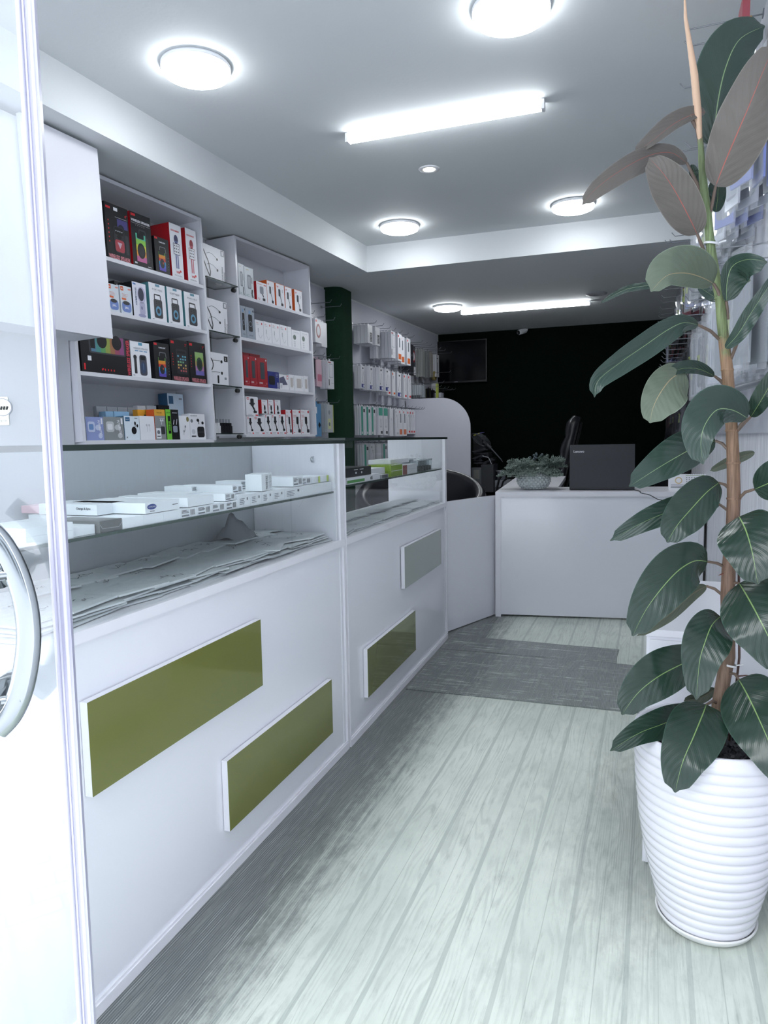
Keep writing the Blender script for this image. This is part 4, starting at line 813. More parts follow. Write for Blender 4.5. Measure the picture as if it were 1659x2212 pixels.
# boxes deeper on the shelf
def mcorner(px, py, z): return M1i @ onz(px, py, z)
q = mcorner(172, 1112, z2+.001)
sm_box(q.x, q.x+.085, SHZ, .021, .16, .12, None, pw, 'flat white box lying at the back under the charger box', None)
p = MB(); p.box(0, 0, 0, .085, .15, .022, pw)
pe = [(0, y_, z_) for y_, z_ in ()]
for k in range(3):
    zc, yc = .011, .128-.017*k; vs = [(-.0006, yc+.0045*math.cos(t), zc+.0045*math.sin(t)) for t in [i*math.pi/6 for i in range(12)]]; p.add(vs, [tuple(range(12))], C('e2a9ae'))
p.text('Charge & Sync', 0, 0, .006, TXK, P=lambda a, b: (-.0008, .052-a*1.0, .010+b), bold=.02)
p.build('cable_box', M=M1 @ Matrix.Translation((q.x, .1, z2)), label='white charging cable box with small pink symbols facing the door', cat='box')
p = MB(); p.box(0, 0, 0, .06, .16, .016, C('e8b9c4')); [p.rect(.004*i, 0, .004*i+.0015, .016, C('d6697f')) for i in range(15)]
p.build('product_box', M=M1 @ Matrix.Translation((c1(300), .16, SHZ+.021+.001)), label='pink patterned box behind the oval logo box', cat='box')
rg = random.Random(3)
for r_ in range(2):
    x = .28+.03*r_
    while x < 1.4:
        wd = rg.uniform(.06, .09); hh = (.021, .018)[r_ % 2] if x < 1.05 else .03
        if not (r_ == 0 and x < q.x+.1 and x+wd > q.x-.02) and x+wd < 1.46 and not (r_ == 1 and x < q.x+.1):
            sm_box(x, x+wd-.002, SHZ, hh, .075, .135+.08*r_, None, pw, 'flat white box in the %s row deeper on the near counter shelf' % ('middle', 'rear')[r_], 'white boxes, %s row of the glass shelf' % ('middle', 'rear')[r_])
        x += wd
for i, (a, b, y_) in enumerate([(402, 425, .13), (430, 452, .15), (455, 482, .13), (524, 545, .16), (548, 566, .14), (615, 636, .15)]):
    sm_box(c1(a), c1(b), SHZ+(.0225 if b < 500 else .0335), .02, .085, y_, a_qr if i % 2 else None, pw, 'white phone box of the second layer, set back on the near counter shelf', 'second layer of white boxes, set back')
# side labelled G-TAB seen from the door end
p = MB(); p.box(0, 0, 0, .07, .14, .02, pw); p.text('G-TAB', 0, 0, .009, TXK, P=lambda a, b: (-.0008, .12-a*1.3, .005+b), bold=.03)
p.build('tablet_box', M=M1 @ Matrix.Translation((c1(470), .1, z2+.001)), label='white box with short black lettering on its end, behind the stickered boxes', cat='box')
# plastic bags of screen glass on the counter floors
BAG = mat('c9cfd1', .3, spec=.5, noise=.05, nscale=18, bump=.05, bscale=40, name='frosted_bag')
PEN = C('3a3d44', .6)
def bag_mesh(scr, seed, w=.16, d=.105, h=.006):
    rg = random.Random(seed); p = MB(); n, m_ = 8, 6; vs = []
    hh = [[rg.uniform(-.0008, .0008) for j in range(m_+1)] for i in range(n+1)]
    for top_ in (0, 1):
        for i in range(n+1):
            for j in range(m_+1):
                e_ = min(i, n-i, j, m_-j); z = (h*(.7 if e_ == 0 else 1)+hh[i][j]*(e_ > 0)) if top_ else 0
                vs.append((w*i/n-w/2, d*j/m_-d/2, z))
    fs = []; k = (n+1)*(m_+1); I = lambda i, j: i*(m_+1)+j
    for i in range(n):
        for j in range(m_): fs.append((k+I(i, j), k+I(i+1, j), k+I(i+1, j+1), k+I(i, j+1))); fs.append((I(i, j), I(i, j+1), I(i+1, j+1), I(i+1, j)))
    for i in range(n): fs.append((I(i, 0), I(i+1, 0), k+I(i+1, 0), k+I(i, 0))); fs.append((I(i+1, m_), I(i, m_), k+I(i, m_), k+I(i+1, m_)))
    for j in range(m_): fs.append((I(0, j+1), I(0, j), k+I(0, j), k+I(0, j+1))); fs.append((I(n, j), I(n, j+1), k+I(n, j+1), k+I(n, j)))
    p.add(vs, fs, BAG, False)
    if scr:
        x, y = rg.uniform(-.03, .0), rg.uniform(-.02, .02)
        for g in range(2):
            pts = []
            for t in range(9): pts.append((x+t*.0045+rg.uniform(-.004, .004), y+rg.uniform(-.009, .009)))
            for (a, b), (c, d_) in zip(pts, pts[1:]):
                L_ = math.hypot(c-a, d_-b) or 1; nx, ny = -(d_-b)/L_*.0011, (c-a)/L_*.0011
                p.add([(a+nx, b+ny, h+.0017), (a-nx, b-ny, h+.0017), (c-nx, d_-ny, h+.0017), (c+nx, d_+ny, h+.0017)], [(0, 1, 2, 3)], PEN)
            x += rg.uniform(-.01, .03); y += rg.choice((-.02, .018))
    return p
protos = {}
def bag(M, x, y, z, yaw, scr, seed, label, group, sc=1.0, tilt=0):
    key = (scr, seed % 6)
    mt = M @ Matrix.Translation((x, y, z)) @ Matrix.Rotation(math.radians(yaw), 4, 'Z') @ Matrix.Rotation(math.radians(tilt), 4, 'X') @ Matrix.Scale(sc, 4)
    if key not in protos: protos[key] = bag_mesh(*key).build('plastic_bag', M=mt); o = protos[key]
    else: o = protos[key].copy(); COL.objects.link(o); o.matrix_world = mt
    tag(o, label, 'bag', group); return o
rg = random.Random(11)
zf = .7325
for i in range(10):
    x = .33+i*.123
    for k in range(4):
        bag(M1, x+rg.uniform(-.015, .015), .088+rg.uniform(-.008, .01), zf+k*.0078, rg.uniform(-9, 9)+(0, 25, -20)[i % 3]*(k == 3)*.6, k == 3 and rg.random() < .6, rg.randrange(99), 'frosted plastic bag stacked in the front row on the near counter floor', 'frosted bags, front row of the near counter', .92, rg.uniform(-2.5, 2.5))
    for r_, yy in enumerate((.172, .25)):
        for k in range(3):
            bag(M1, x+.05+rg.uniform(-.02, .02), yy+rg.uniform(-.01, .01), zf+.003+k*.0082+.008*r_, rg.uniform(-14, 14), k == 2 and rg.random() < .75, rg.randrange(99), 'frosted plastic bag in the %s row on the near counter floor' % ('middle', 'rear')[r_], 'frosted bags, %s row of the near counter' % ('middle', 'rear')[r_], .95 if x < 1.35 else .8, rg.uniform(-3, 3))
cr_ = MB(); rr = random.Random(5); n = 10; vs = []
for i in range(n+1):
    for j in range(n+1):
        a = i/n; b = j/n; vs.append((.11*a, .09*b, .045*math.sin(math.pi*a)*math.sin(math.pi*b)+rr.uniform(0, .016)*(0 < i < n and 0 < j < n)+.035*math.exp(-((a-.25)**2+(b-.5)**2)/.04)))
cr_.add(vs, [(i*(n+1)+j, (i+1)*(n+1)+j, (i+1)*(n+1)+j+1, i*(n+1)+j+1) for i in range(n) for j in range(n)], C('8d9095', .6), True)
cr_.build('crumpled_cloth', M=M1 @ Matrix.Translation((1.4-.17, .2, zf+.034)), label='crumpled grey cloth lying on the bags by the white end panel', cat='cloth')
for i in range(9):
    x = .1+i*.15
    for k in range(2): bag(M2, x+rg.uniform(-.02, .02), .08, zf+k*.0078, rg.uniform(-10, 10), k and rg.random() < .3, rg.randrange(99), 'frosted plastic bag in the front row on the far counter floor', 'frosted bags, front row of the far counter', .9, rg.uniform(-2, 2))
    if i > 0:
        for k in range(2): bag(M2, x+rg.uniform(-.02, .02), .2, zf+.004+k*.008, rg.uniform(-12, 12), False, rg.randrange(99), 'frosted plastic bag in the rear row on the far counter floor', 'frosted bags, rear row of the far counter', .95, rg.uniform(-3, 3))
# far counter shelf stock
Z2 = .9084
def c2(px): return (M2i @ onx(px, 1025, -.945)).x
gq = 'accessory boxes on the far counter glass shelf'
sm_box(c2(752), c2(826), Z2, .022, .12, .02, lambda p, w, h: (p.rect(0, h*.15, w*.5, h*.6, C('5ea05a')), p.text('iOS', w*.68, h*.2, h*.55, K, bold=.03)), W_, 'white box with green stripe under the black box', gq, M2)
sm_box(c2(740), c2(812), Z2+.0225, .032, .1, .03, lambda p, w, h: [(p.ell(w*u, h*.4, w*.022, h*.12, W_), p.rect(w*(u-.06), h*.72, w*(u+.06), h*.8, W_)) for u in (.5, .68)], C('1b1c20'), 'black box with two white dots on the far counter shelf', gq, M2)
sm_box(c2(814), c2(853), Z2+.016, .024, .1, .05, None, W_, 'white box next to the black box, resting on a grey case', gq, M2)
sm_box(c2(827), c2(845), Z2, .0155, .08, .02, lambda p, w, h: rrect(p, w*.2, h*.1, w*.9, h*.9, C('5c6066')), C('b9bcc0'), 'small grey case between the white and green boxes', gq, M2)
for k in range(2): sm_box(c2(854), c2(879), Z2+.0245*k, .024, .1, .025, lambda p, w, h: p.rect(w*.02, h*.9, w*.98, h, W_), C('8aa63f'), '%s of two stacked green boxes on the far counter shelf' % ('lower', 'upper')[k], gq, M2)
for k in range(2): sm_box(c2(880), c2(912), Z2+.0205*k, .02, .09, .025, lambda p, w, h: p.rect(0, 0, w*.28, h, C('9c5a5c')), W_, '%s of two white boxes with a dull red end' % ('lower', 'upper')[k], gq, M2)
sm_box(c2(866), c2(906), Z2+.0495, .018, .1, .05, None, W_, 'white box laid across the green boxes', gq, M2)
p = MB(); p.box(0, 0, 0, .03, .02, .02, C('6f9ccc')); p.build('product_box', M=M2 @ Matrix.Translation((c2(862), .22, Z2+.0002)), label='tiny blue and white box behind the clear jars', cat='box')
CJ = glass('clear_plastic', (.86, .89, .9), 1.6)
def jar(x, y, k):
    e = empty('clear_jar', 'clear plastic jar with dark contents on the far counter shelf', 'jar', 'clear jars on the far counter shelf', M=M2 @ Matrix.Translation((x, y, Z2)))
    MB().lathe([(.001, .0), (.019, 0), (.02, .004), (.02, .05), (.017, .056), (.001, .057)], CJ, 20).build('jar_body', e)
    MB().lathe([(.001, .002), (.016, .002), (.016, .024), (.001, .026)], C('2b2d31'), 14).build('contents', e)
    MB().lathe([(.0195, .05), (.0215, .05), (.0215, .058), (.001, .059)], C('b9bec4', .2), 20).build('lid', e)
for i in range(5):
    for j in range(3): jar(c2(912)+.05+i*.047+(.01 if j else 0), .04+j*.085, i)
for i in range(3):
    p = MB(); p.box(0, 0, 0, .05, .07, .02, C('24262b', .3)); p.build('dark_pouch', M=M2 @ Matrix.Translation((c2(866)+i*.055, .14+.02*(i % 2), Z2+.0002)), label='dark pouch behind the green and white boxes', cat='pouch', group='dark pouches on the far counter shelf')
# ================================================================== hooks and hanging packs
def hook_mesh(L_, plate=True):
    p = MB(); p.tube([(0, 0, 0), (0, -L_*.93, -.004), (0, -L_, .014)], .0022, STEEL, 6)
    p.box(-.012, 0, -.008, .012, .003, .012, STEEL); return p
hk = {}
def hook(M, L_, label, group):
    if L_ in hk: o = hk[L_].copy(); COL.objects.link(o); o.matrix_world = M
    else: o = hk[L_] = hook_mesh(L_).build('display_hook', M=M)
    tag(o, label, 'hook', group); return o
pk = {}
def pack(key, mk, M, label, group, name='hanging_pack', cat='hanging pack'):
    if key in pk: o = pk[key].copy(); COL.objects.link(o); o.matrix_world = M
    else: o = pk[key] = mk().build(name, M=M)
    tag(o, label, cat, group); return o
def card(w, h, d, body, art, tab=True):
    def f():
        p = MB(); p.box(-w/2, 0, -h-.014, w/2, d, -.014, body)
        class Q:      # shift the art to the pack's own corner
            pass
        q = MB()
        if art: art(q, w, h)
        for fi, f_ in enumerate(q.f):
            p.add([V(q.v[i])+V((-w/2, 0, -h-.014)) for i in f_], [tuple(range(len(f_)))], q.ms[q.mi[fi]])
        p.add([(-.014, d/2, -.014), (.014, d/2, -.014), (.012, d/2, .004), (-.012, d/2, .004)], [(0, 1, 2, 3)], body if tab is True else tab); return p
    return f
def a_cable(c):
    def f(p, w, h): p.line([(w*.3, h*.7), (w*.38, h*.8), (w*.55, h*.78), (w*.6, h*.55), (w*.5, h*.3)], w*.04, C('5b5e66')); p.rect(w*.08, h*.86, w*.35, h*.94, c); p.rect(w*.4, h*.06, w*.9, h*.14, c)
    return f
def a_orange(p, w, h): p.rect(w*.15, h*.06, w*.85, h*.26, C('cf6a3a')); rrect(p, w*.3, h*.5, w*.62, h*.85, TXG); p.rect(w*.1, h*.88, w*.3, h*.95, LOGR)
def a_qrb(p, w, h): p.rect(w*.45, h*.1, w*.9, h*.6, K); [p.rect(w*.5, h*(.14+.08*i), w*.85, h*(.17+.08*i), LG, -.001) for i in range(5)]; p.rect(w*.1, h*.3, w*.14, h*.8, GR)
def a_teal(p, w, h): p.rect(0, 0, w*.45, h, C('3f9a86')); p.rect(w*.55, h*.8, w*.9, h*.92, K); p.line([(w*.7, h*.7), (w*.6, h*.4), (w*.75, h*.2)], w*.05, GR); p.rect(w*.1, h*.04, w*.3, h*.12, W_, -.001)
def a_tealb(p, w, h): p.rect(0, h*.72, w, h, C('3f9a86')); p.line([(w*.35, h*.6), (w*.3, h*.3), (w*.7, h*.3), (w*.65, h*.6)], w*.05, TXG); p.rect(w*.5, h*.05, w*.95, h*.15, TXK)
def a_usb(p, w, h): p.line([(w*.7, h*.75), (w*.35, h*.35)], w*.06, GR); p.ell(w*.3, h*.3, w*.05, h*.04, K); p.rect(w*.1, h*.04, w*.95, h*.2, C('3a3f86')); p.rect(w*.6, h*.06, w*.9, h*.17, W_, -.001); p.rect(w*.4, h*.85, w*.7, h*.92, TXK)
def a_roundr(p, w, h): p.ell(w*.5, h*.5, w*.36, h*.3, C('8f2a30'), n=22); p.ell(w*.5, h*.5, w*.24, h*.2, C('c9ccd2'), -.0009); p.rect(w*.1, h*.86, w*.3, h*.95, LOGR)
def a_phone(p, w, h): p.line([(w*.18, h*.3), (w*.18, h*.86), (w*.8, h*.86), (w*.8, h*.3), (w*.18, h*.3)], w*.03, C('a0343a')); p.rect(w*.3, h*.36, w*.66, h*.8, C('6c717c')); p.rect(w*.04, h*.9, w*.3, h*.97, LOGR)
def a_caseb(p, w, h): p.line([(w*.2, h*.42), (w*.2, h*.88), (w*.82, h*.88), (w*.82, h*.42), (w*.2, h*.42)], w*.035, C('84909c')); p.rect(w*.1, h*.12, w*.22, h*.34, TXK); p.rect(w*.5, h*.2, w*.9, h*.21, TXG); p.rect(w*.06, h*.92, w*.5, h*.96, C('9a3238'))
def a_earb(p, w, h): rrect(p, w*.05, h*.2, w*.95, h*.86, C('777c84')); p.line([(w*.4, h*.8), (w*.3, h*.6), (w*.45, h*.35), (w*.6, h*.3), (w*.65, h*.6)], w*.03, W_, -.001); p.ell(w*.35, h*.74, w*.07, h*.04, W_, -.001)
def a_lime(p, w, h): p.rect(0, 0, w*.9, h, C('b9bec2')); p.rect(w*.9, 0, w, h, C('b9c46a')); p.rect(w*.15, h*.12, w*.6, h*.5, C('cfd6a2'), -.001); p.ell(w*.35, h*.3, w*.12, h*.07, TXG, -.0013); p.ell(w*.35, h*.72, w*.14, h*.08, GR, -.001)
def a_case2(p, w, h): p.line([(w*.2, h*.1), (w*.2, h*.9)], w*.04, GR)
WB, CRM = C('dfe0e6'), C('cfd0d6')
CUR_W = None
nL = V((1, -.0455, 0)).normalized()
def LWM(y, z, out=0.0):      # frame on the left wall board at y, z; local -y points into the room
    P = V((wx(y)+.027, y, z)) + nL*out; return frame(P, V((.0455, 1, 0)), V((0, 0, 1)))
def hang_left(y, z, kind, n, label, L_=.2, w=.085, h=.17, d=.022, dx=.024, group=None, far=False, first=0.03):
    hook(LWM(y, z, 0), L_, 'thin steel display hook on the left wall behind the counters', 'display hooks on the left wall')
    key, body, art = kind
    for k in range(n):
        pack((key, w, h, d), card(w, h, d, body, art), LWM(y, z-.003, first+d+k*dx), label, group or label+' on one hook')
R1, R2, R3 = 2.03, 1.71, 1.37
# between the shelf unit and the pillar
hk_ = dict(L_=.17)
hang_left(4.68, 1.96, ('phone', WB, a_phone), 2, 'white pack with red outlined phone, top row beside the shelf unit', w=.09, h=.19, **hk_)
hang_left(4.84, 1.96, ('roundr', WB, a_roundr), 3, 'white box with a round dark red seal beside the pillar', w=.1, h=.17, d=.025, dx=.028, **hk_)
hang_left(5.0, 1.96, ('plainw', WB, None), 2, 'plain white box hanging nearest the pillar in the top row', w=.09, h=.18, **hk_)
for i, (y, kind, n, lab, w, h) in enumerate([(4.66, ('buds', WB, a_black_buds), 2, 'white earbud pack at the left of the middle row', .09, .2), (4.8, ('darkp', C('3a3d45', .2), a_hang), 2, 'dark grey foil pouch in the middle row by the pillar', .085, .15),
        (4.9, ('pink', C('d7b5c3'), lambda p, w, h: p.rect(w*.2, h*.2, w, h*.45, C('c8788e'))), 2, 'pink case pack in the middle row by the pillar', .085, .2), (5.05, ('caseb', WB, a_caseb), 3, 'white case box with phone outline and red top line, by the pillar', .1, .21)]):
    hang_left(y, 1.68, kind, n, lab, w=w, h=h, L_=.18)
hang_left(4.84, 1.66, ('bluep', C('4f84a8'), None), 2, 'light blue pouch hanging behind the dark foil pouch', w=.1, h=.23, first=.005, L_=.15, dx=.02)
for i, (y, kind, n, lab, w, h) in enumerate([(4.66, ('earb', C('6a9cc4'), a_earb), 3, 'blue earphone pack with white wires in the lower row', .1, .23), (4.82, ('blue2', C('5f93bf'), lambda p, w, h: (p.rect(w*.1, h*.7, w*.35, h*.9, W_), p.poly([(w*.5, h*.35), (w*.7, h*.45), (w*.9, h*.35), (w*.7, h*.25)], K))), 3, 'plain blue accessory pack in the lower row by the pillar', .1, .24),
        (5.02, ('lime', C('b9bec2'), a_lime), 3, 'grey pack with lime edge nearest the pillar', .11, .21)]):
    hang_left(y, 1.35, kind, n, lab, w=w, h=h, L_=.18)
for y in (4.62, 4.95, 5.12): hook(LWM(y, 2.08 if y > 4.7 else 2.0), .17, 'thin steel display hook, empty, beside the pillar', 'empty hooks beside the pillar')
# behind the pillar: three long rows
rowA = [(5.66, 'qrb', WB, a_qrb, 3, 'white box with black panel'), ]
def row(z, items, L_=.22):
    for (y, key, body, art, n, lab, w, h, d) in items:
        hang_left(y, z, (key, body, art), n, lab, L_=L_, w=w, h=h, d=d, dx=d+.003)
row(2.03, [(5.68, 'qrb', WB, a_qrb, 4, 'white box with black print, nearest the pillar in the top row', .1, .15, .03), (5.84, 'qrb2', WB, a_qrb, 4, 'white box with black print, second from the pillar in the top row', .1, .15, .03),
    (6.0, 'tallw', CRM, None, 2, 'tall plain white box low in the top row', .07, .24, .03),
    (6.12, 'ora', WB, a_caseb, 5, 'white case box with outline drawing in the top row', .1, .23, .03), (6.28, 'ora2', WB, a_orange, 5, 'white box with orange base band, first in the top row', .1, .24, .03),
    (6.44, 'ora3', WB, a_orange, 4, 'white box with orange base band, second in the top row', .1, .25, .03), (6.6, 'ora4', WB, a_orange, 4, 'white box with orange base band, last in the top row', .1, .25, .03)])
row(2.0, [(6.78, 'dk1', C('26282e'), a_hang, 3, 'black accessory pack after the orange banded boxes', .09, .3, .03), (6.92, 'lens', C('3a3d44', .15), a_roundr, 2, 'dark pack with shiny round window in the top row', .1, .2, .03),
    (7.06, 'wtab', CRM, a_case2, 1, 'tall white pack between black packs and clear pouches', .07, .27, .02), (7.2, 'cl1', C('8f918f', .15), a_case2, 4, 'greyish clear pouch, first cluster in the top row', .08, .28, .015), (7.36, 'cl2', C('7d7f80', .15), a_case2, 4, 'greyish clear pouch, second cluster in the top row', .08, .28, .015),
    (7.52, 'cl3', C('9a9692', .15), a_case2, 3, 'brownish clear pouch by the television', .08, .26, .015), (7.75, 'wl', CRM, lambda p, w, h: (p.rect(w*.3, h*.15, w*.6, h*.65, GR), p.rect(w*.2, h*.8, w*.6, h*.86, TXK)), 2, 'white pack hanging in front of the television', .1, .24, .02)], .24)
row(1.70, [(5.66, 'usb0', WB, a_usb, 2, 'white cable box with purple band, nearest the pillar', .07, .19, .03), (5.76, 'usb1', WB, a_usb, 3, 'white cable box with purple band, second from the pillar', .07, .2, .03), (5.9, 'usb2', WB, a_usb, 4, 'white cable box with purple band, third from the pillar', .085, .2, .03), (6.04, 'usb3', WB, a_usb, 4, 'white cable box with purple band, fourth from the pillar', .085, .2, .03),
    (6.18, 'cb1', WB, a_cable(LOGR), 4, 'white cable pack with red corner, first', .08, .22, .02), (6.3, 'cb2', WB, a_cable(C('d9622a')), 4, 'white cable pack with orange corner, second', .08, .22, .02), (6.44, 'cb3', WB, a_usb, 4, 'white pack with black plug drawing', .1, .23, .02),
    (6.6, 'cb4', WB, a_cable(LOGR), 4, 'white cable pack with red corner, third', .08, .23, .02), (6.72, 'cb5', WB, a_cable(LOGR), 4, 'white cable pack with red corner, last of the middle row', .08, .23, .02)])
row(1.62, [(7.0, 'vial', C('aeb3b8', .1), None, 5, 'small clear blister pack in the rear middle row', .05, .1, .02), (7.1, 'vial2', C('a2a8ae', .1), None, 5, 'small clear blister pack near the black straps', .05, .12, .02)], .24)
for i in range(6): hang_left(7.24+.13*i, 1.60+.01*(i % 2), ('strap', C('0c0d10'), None), 2, 'black watch strap pack hanging in the dark rear corner', L_=.24, w=.05, h=.3, d=.03, dx=.05, group='black strap packs in the rear corner')
hang_left(7.46, 1.66, ('limes', C('b3bf5a'), None), 1, 'lime yellow strap pack among the black ones', L_=.24, w=.035, h=.22, d=.02, first=.15)
row(1.36, [(5.66+.11*i, 'teal%d' % i, WB, a_teal, 3, 'white and teal cable pack, number %s along the lower row from the pillar' % ('one', 'two', 'three')[i], .085, .24, .018) for i in range(3)] +
    [(6.02+.12*i, 'tb%d' % i, WB, a_tealb, 4, 'white cable pack with teal top, %s of two in the lower row' % ('first', 'second')[i], .09, .24, .015) for i in range(2)] +
    [(6.28, 'bt', WB, a_pods, 4, 'slim white pack with dark dots in the lower row', .08, .25, .015), (6.42, 'co', WB, a_cable(C('b9bcc3')), 4, 'white cable pack with grey print in the lower row', .09, .25, .015)] +
    [(6.52+.11*i, 'bo%d' % i, WB, a_orange, 4, 'white pack with orange foot, %s of two in the lower row' % ('first', 'second')[i], .1, .25, .015) for i in range(2)] +
    [(6.74+.07*i, 'cr%d' % i, WB, a_cable(LOGR), 4, 'white pack with red corner, %s at the end of the lower row' % ('first', 'second', 'last')[i], .09, .23, .015) for i in range(3)])
row(1.04, [(5.7+.14*i, 'low%d' % (i % 3), CRM, (a_teal, a_cable(GR), None)[i % 3], 3, 'white pack in the lowest row, seen through the far counter glass', .09, .24, .02) for i in range(8)])
# ---- right wall: steel hooks full of phone case pouches
SL = glass('crinkled_sleeve', (.84, .86, .89), 1.0, .22, (.88, .9, .94))
SLD = glass('thin_sleeve', (.7, .72, .76), .8, .03, (.8, .82, .88))
def pouch(body, band, w, h):
    def f():
        p = MB(); p.box(-w*.4, .001, -h*.97, w*.4, .007, -.045, body)
        rrect(p, -w*.34, -h*.9, w*.34, -.06, C('26282d', .2) if body in DARKB else C('9b9fa6', .2), .0004)
        if band: p.rect(-w*.4, -h*.7, -w*.16, -h*.45, C('b3c25a'), .0002); p.rect(-w*.38, -h*.6, -w*.3, -h*.48, K, 0)
        n = 10; rg = random.Random(hash((w, h)) % 97); vs = []
        for j in range(n+1):
            z = -h*1.03*j/n; c = .002*math.sin(j*1.9)
            vs += [(-w*.5+rg.uniform(-.002, .002), -.002+c, z), (-w*.1, -.0035+rg.uniform(-.002, .001), z), (w*.15, -.0035+rg.uniform(-.002, .001), z), (w*.5+rg.uniform(-.002, .002), -.002-c, z)]
        p.add(vs, [(j*4+i, j*4+i+4, j*4+i+5, j*4+i+1) for j in range(n) for i in range(3)], SLD if body in DARKB else SL, True); return p
    return f
def RWM(y, z, out=0.0): return frame(V((XR-.016-out, y, z)), V((0, -1, 0)), V((0, 0, 1)))
cols = [('clearw', C('dcdee4', .15)), ('blue', C('8f9ad6', .2)), ('greyc', C('9aa0a4', .2)), ('milk', C('d3d6da', .15)), ('blackc', C('17181c', .25)), ('redc', C('7c2530', .3)), ('dgrey', C('4b4f57', .25))]
DARKB = [c_[1] for c_ in cols[4:]]
rg = random.Random(21)
def right_row(z, ys, pool, n, h, L_, lab, grp, w=.1):
    for y in ys:
        hook(RWM(y, z+rg.uniform(-.006, .006)), L_, 'steel hook on the right wall, '+lab, 'hooks on the right wall, '+grp)
        key, body = cols[rg.choice(pool)]; band = rg.random() < .35
        for k in range(n):
            pack(('r', key, band, h, w), pouch(body, band, w, h), RWM(y, z-.002, .03+k*(L_*.55/n)) @ Matrix.Rotation(math.radians(rg.uniform(4, 34)), 4, 'Z'), 'clear pouch with a phone case, '+lab, 'phone case pouches, '+grp)
def fr(a, b, s): 
    out = []; 
    while a < b: out.append(a+rg.uniform(-.01, .01)); a += s
    return out
right_row(2.02, fr(2.12, 3.9, .19), (0, 0, 1, 2, 3), 3, .33, .215, 'upper row behind the plant top', 'upper front', .11)
right_row(2.02, fr(3.95, 7.6, .25), (4, 5, 6, 4, 1), 3, .3, .22, 'upper row towards the dark back wall', 'upper rear')
right_row(1.53, fr(2.05, 3.7, .18), (0, 3, 2, 2, 3), 3, .3, .2, 'middle row above the slanted rail', 'middle front', .11)
right_row(1.56, fr(3.8, 7.6, .26), (4, 4, 6, 6, 5), 3, .27, .22, 'middle row towards the dark back wall', 'middle rear')
right_row(1.31, fr(4.9, 7.6, .3), (4, 4, 5, 6), 2, .24, .22, 'lower row near the black desk chair', 'lower rear')
for (y, z) in ((2.66, 2.372), (2.7, 2.34), (2.98, 2.33), (3.3, 2.22), (3.75, 2.22), (4.2, 2.21), (4.7, 2.2), (5.3, 2.19)):
    hook(RWM(y, z), .225, 'thin empty steel hook high on the right wall', 'empty hooks high on the right wall')
for i, (c, y) in enumerate((('c9a25c', 2.62), ('a34f58', 2.5))):
    MB().box(-.05, 0, -.30, .05, .02, 0, C(c)).build('hanging_case_box', M=RWM(y, 2.33, .06+.02*i), label=('tan yellow', 'dusty red')[i]+' flat box hanging high on the right wall', cat='box')
# slanted chrome rail sticking out above the plant middle
a = ony(1528, 857, 2.6); b = onx(1659, 822, XR-.03)
e = empty('telescopic_rod', 'dark telescopic rod with chrome joint slanting out from the right wall', 'rod', loc=(0, 0, 0)); m_ = a.lerp(b, .42)
MB().tube([a, m_], .006, C('3f4247', .3), 10).build('thin_section', e); MB().tube([m_, b], .0095, C('6d7177', .25), 10).build('thick_section', e)
MB().tube([m_-(b-a).normalized()*.012, m_+(b-a).normalized()*.012], .013, CHROME, 12).build('clamp', e); MB().tube([a-(b-a).normalized()*.03, a], [.011, .009], C('2b2d31'), 10).build('end_clip', e)
# ================================================================== rubber plant in a ribbed white pot
YS = 1.61
PB = onz(1518, 2030, 0); PC = V((.150, YS, 0))
plant = empty('potted_rubber_plant', 'tall rubber plant with big glossy leaves in a ribbed white pot', 'potted plant', loc=PC)
CER = mat('dadae2', .1, spec=.6, coat=.6, name='glazed_ceramic')
zt = ony(1518, 1650, YS-.13).z+.01; zt = ony(1560, 1643, YS-.155).z
prof = [(.001, .012), (.085, .012), (.09, .014)]
NR = 19
for i in range(NR):
    for k in range(8):
        t = (i+k/8)/NR; z = .018+(zt-.03)*t
        kn = ((0, .094), (.17, .110), (.35, .128), (.54, .141), (.75, .149), (1, .154)); j_ = max(q for q in range(5) if kn[q][0] <= t); R0 = kn[j_][1]+(kn[j_+1][1]-kn[j_][1])*(t-kn[j_][0])/(kn[j_+1][0]-kn[j_][0])
        prof.append((R0+.0042*abs(math.sin(math.pi*k/8))**.6-.002, z))
prof += [(.154, zt-.008), (.153, zt), (.147, zt+.001), (.142, zt-.006), (.132, zt-.03), (.13, zt-.06)]
MB().lathe(prof, CER, 72).build('pot', plant)
SAU = mat('e2e2e2', .3, noise=.15, nscale=25)
MB().lathe([(.001, .002), (.086, .001), (.096, .010), (.102, .020), (.103, .024), (.099, .024), (.094, .012), (.001, .010)], SAU, 64).build('saucer', plant)
rg = random.Random(4); sm = MB(); ST = mat('23252a', .55, noise=.3, nscale=60)
sm.lathe([(.001, zt-.03), (.131, zt-.032)], ST, 32)
for i in range(420):
    a, r = rg.uniform(0, 6.283), .124*math.sqrt(rg.random()); c = V((r*math.cos(a), r*math.sin(a), zt-.027+rg.uniform(0, .006))); s_ = rg.uniform(.004, .008)
    vs = [c+V((rg.uniform(-1, 1), rg.uniform(-1, 1), rg.uniform(-.6, .8))).normalized()*s_ for _ in range(6)]
    sm.add(vs, [(0, 1, 2), (0, 2, 3), (0, 3, 4), (0, 4, 5), (5, 4, 1), (1, 3, 5), (2, 5, 3), (1, 2, 4)], ST)
sm.build('soil_gravel', plant, kind='stuff')
def P(px, py, dy=0.0): return ony(px, py, YS+dy) - PC
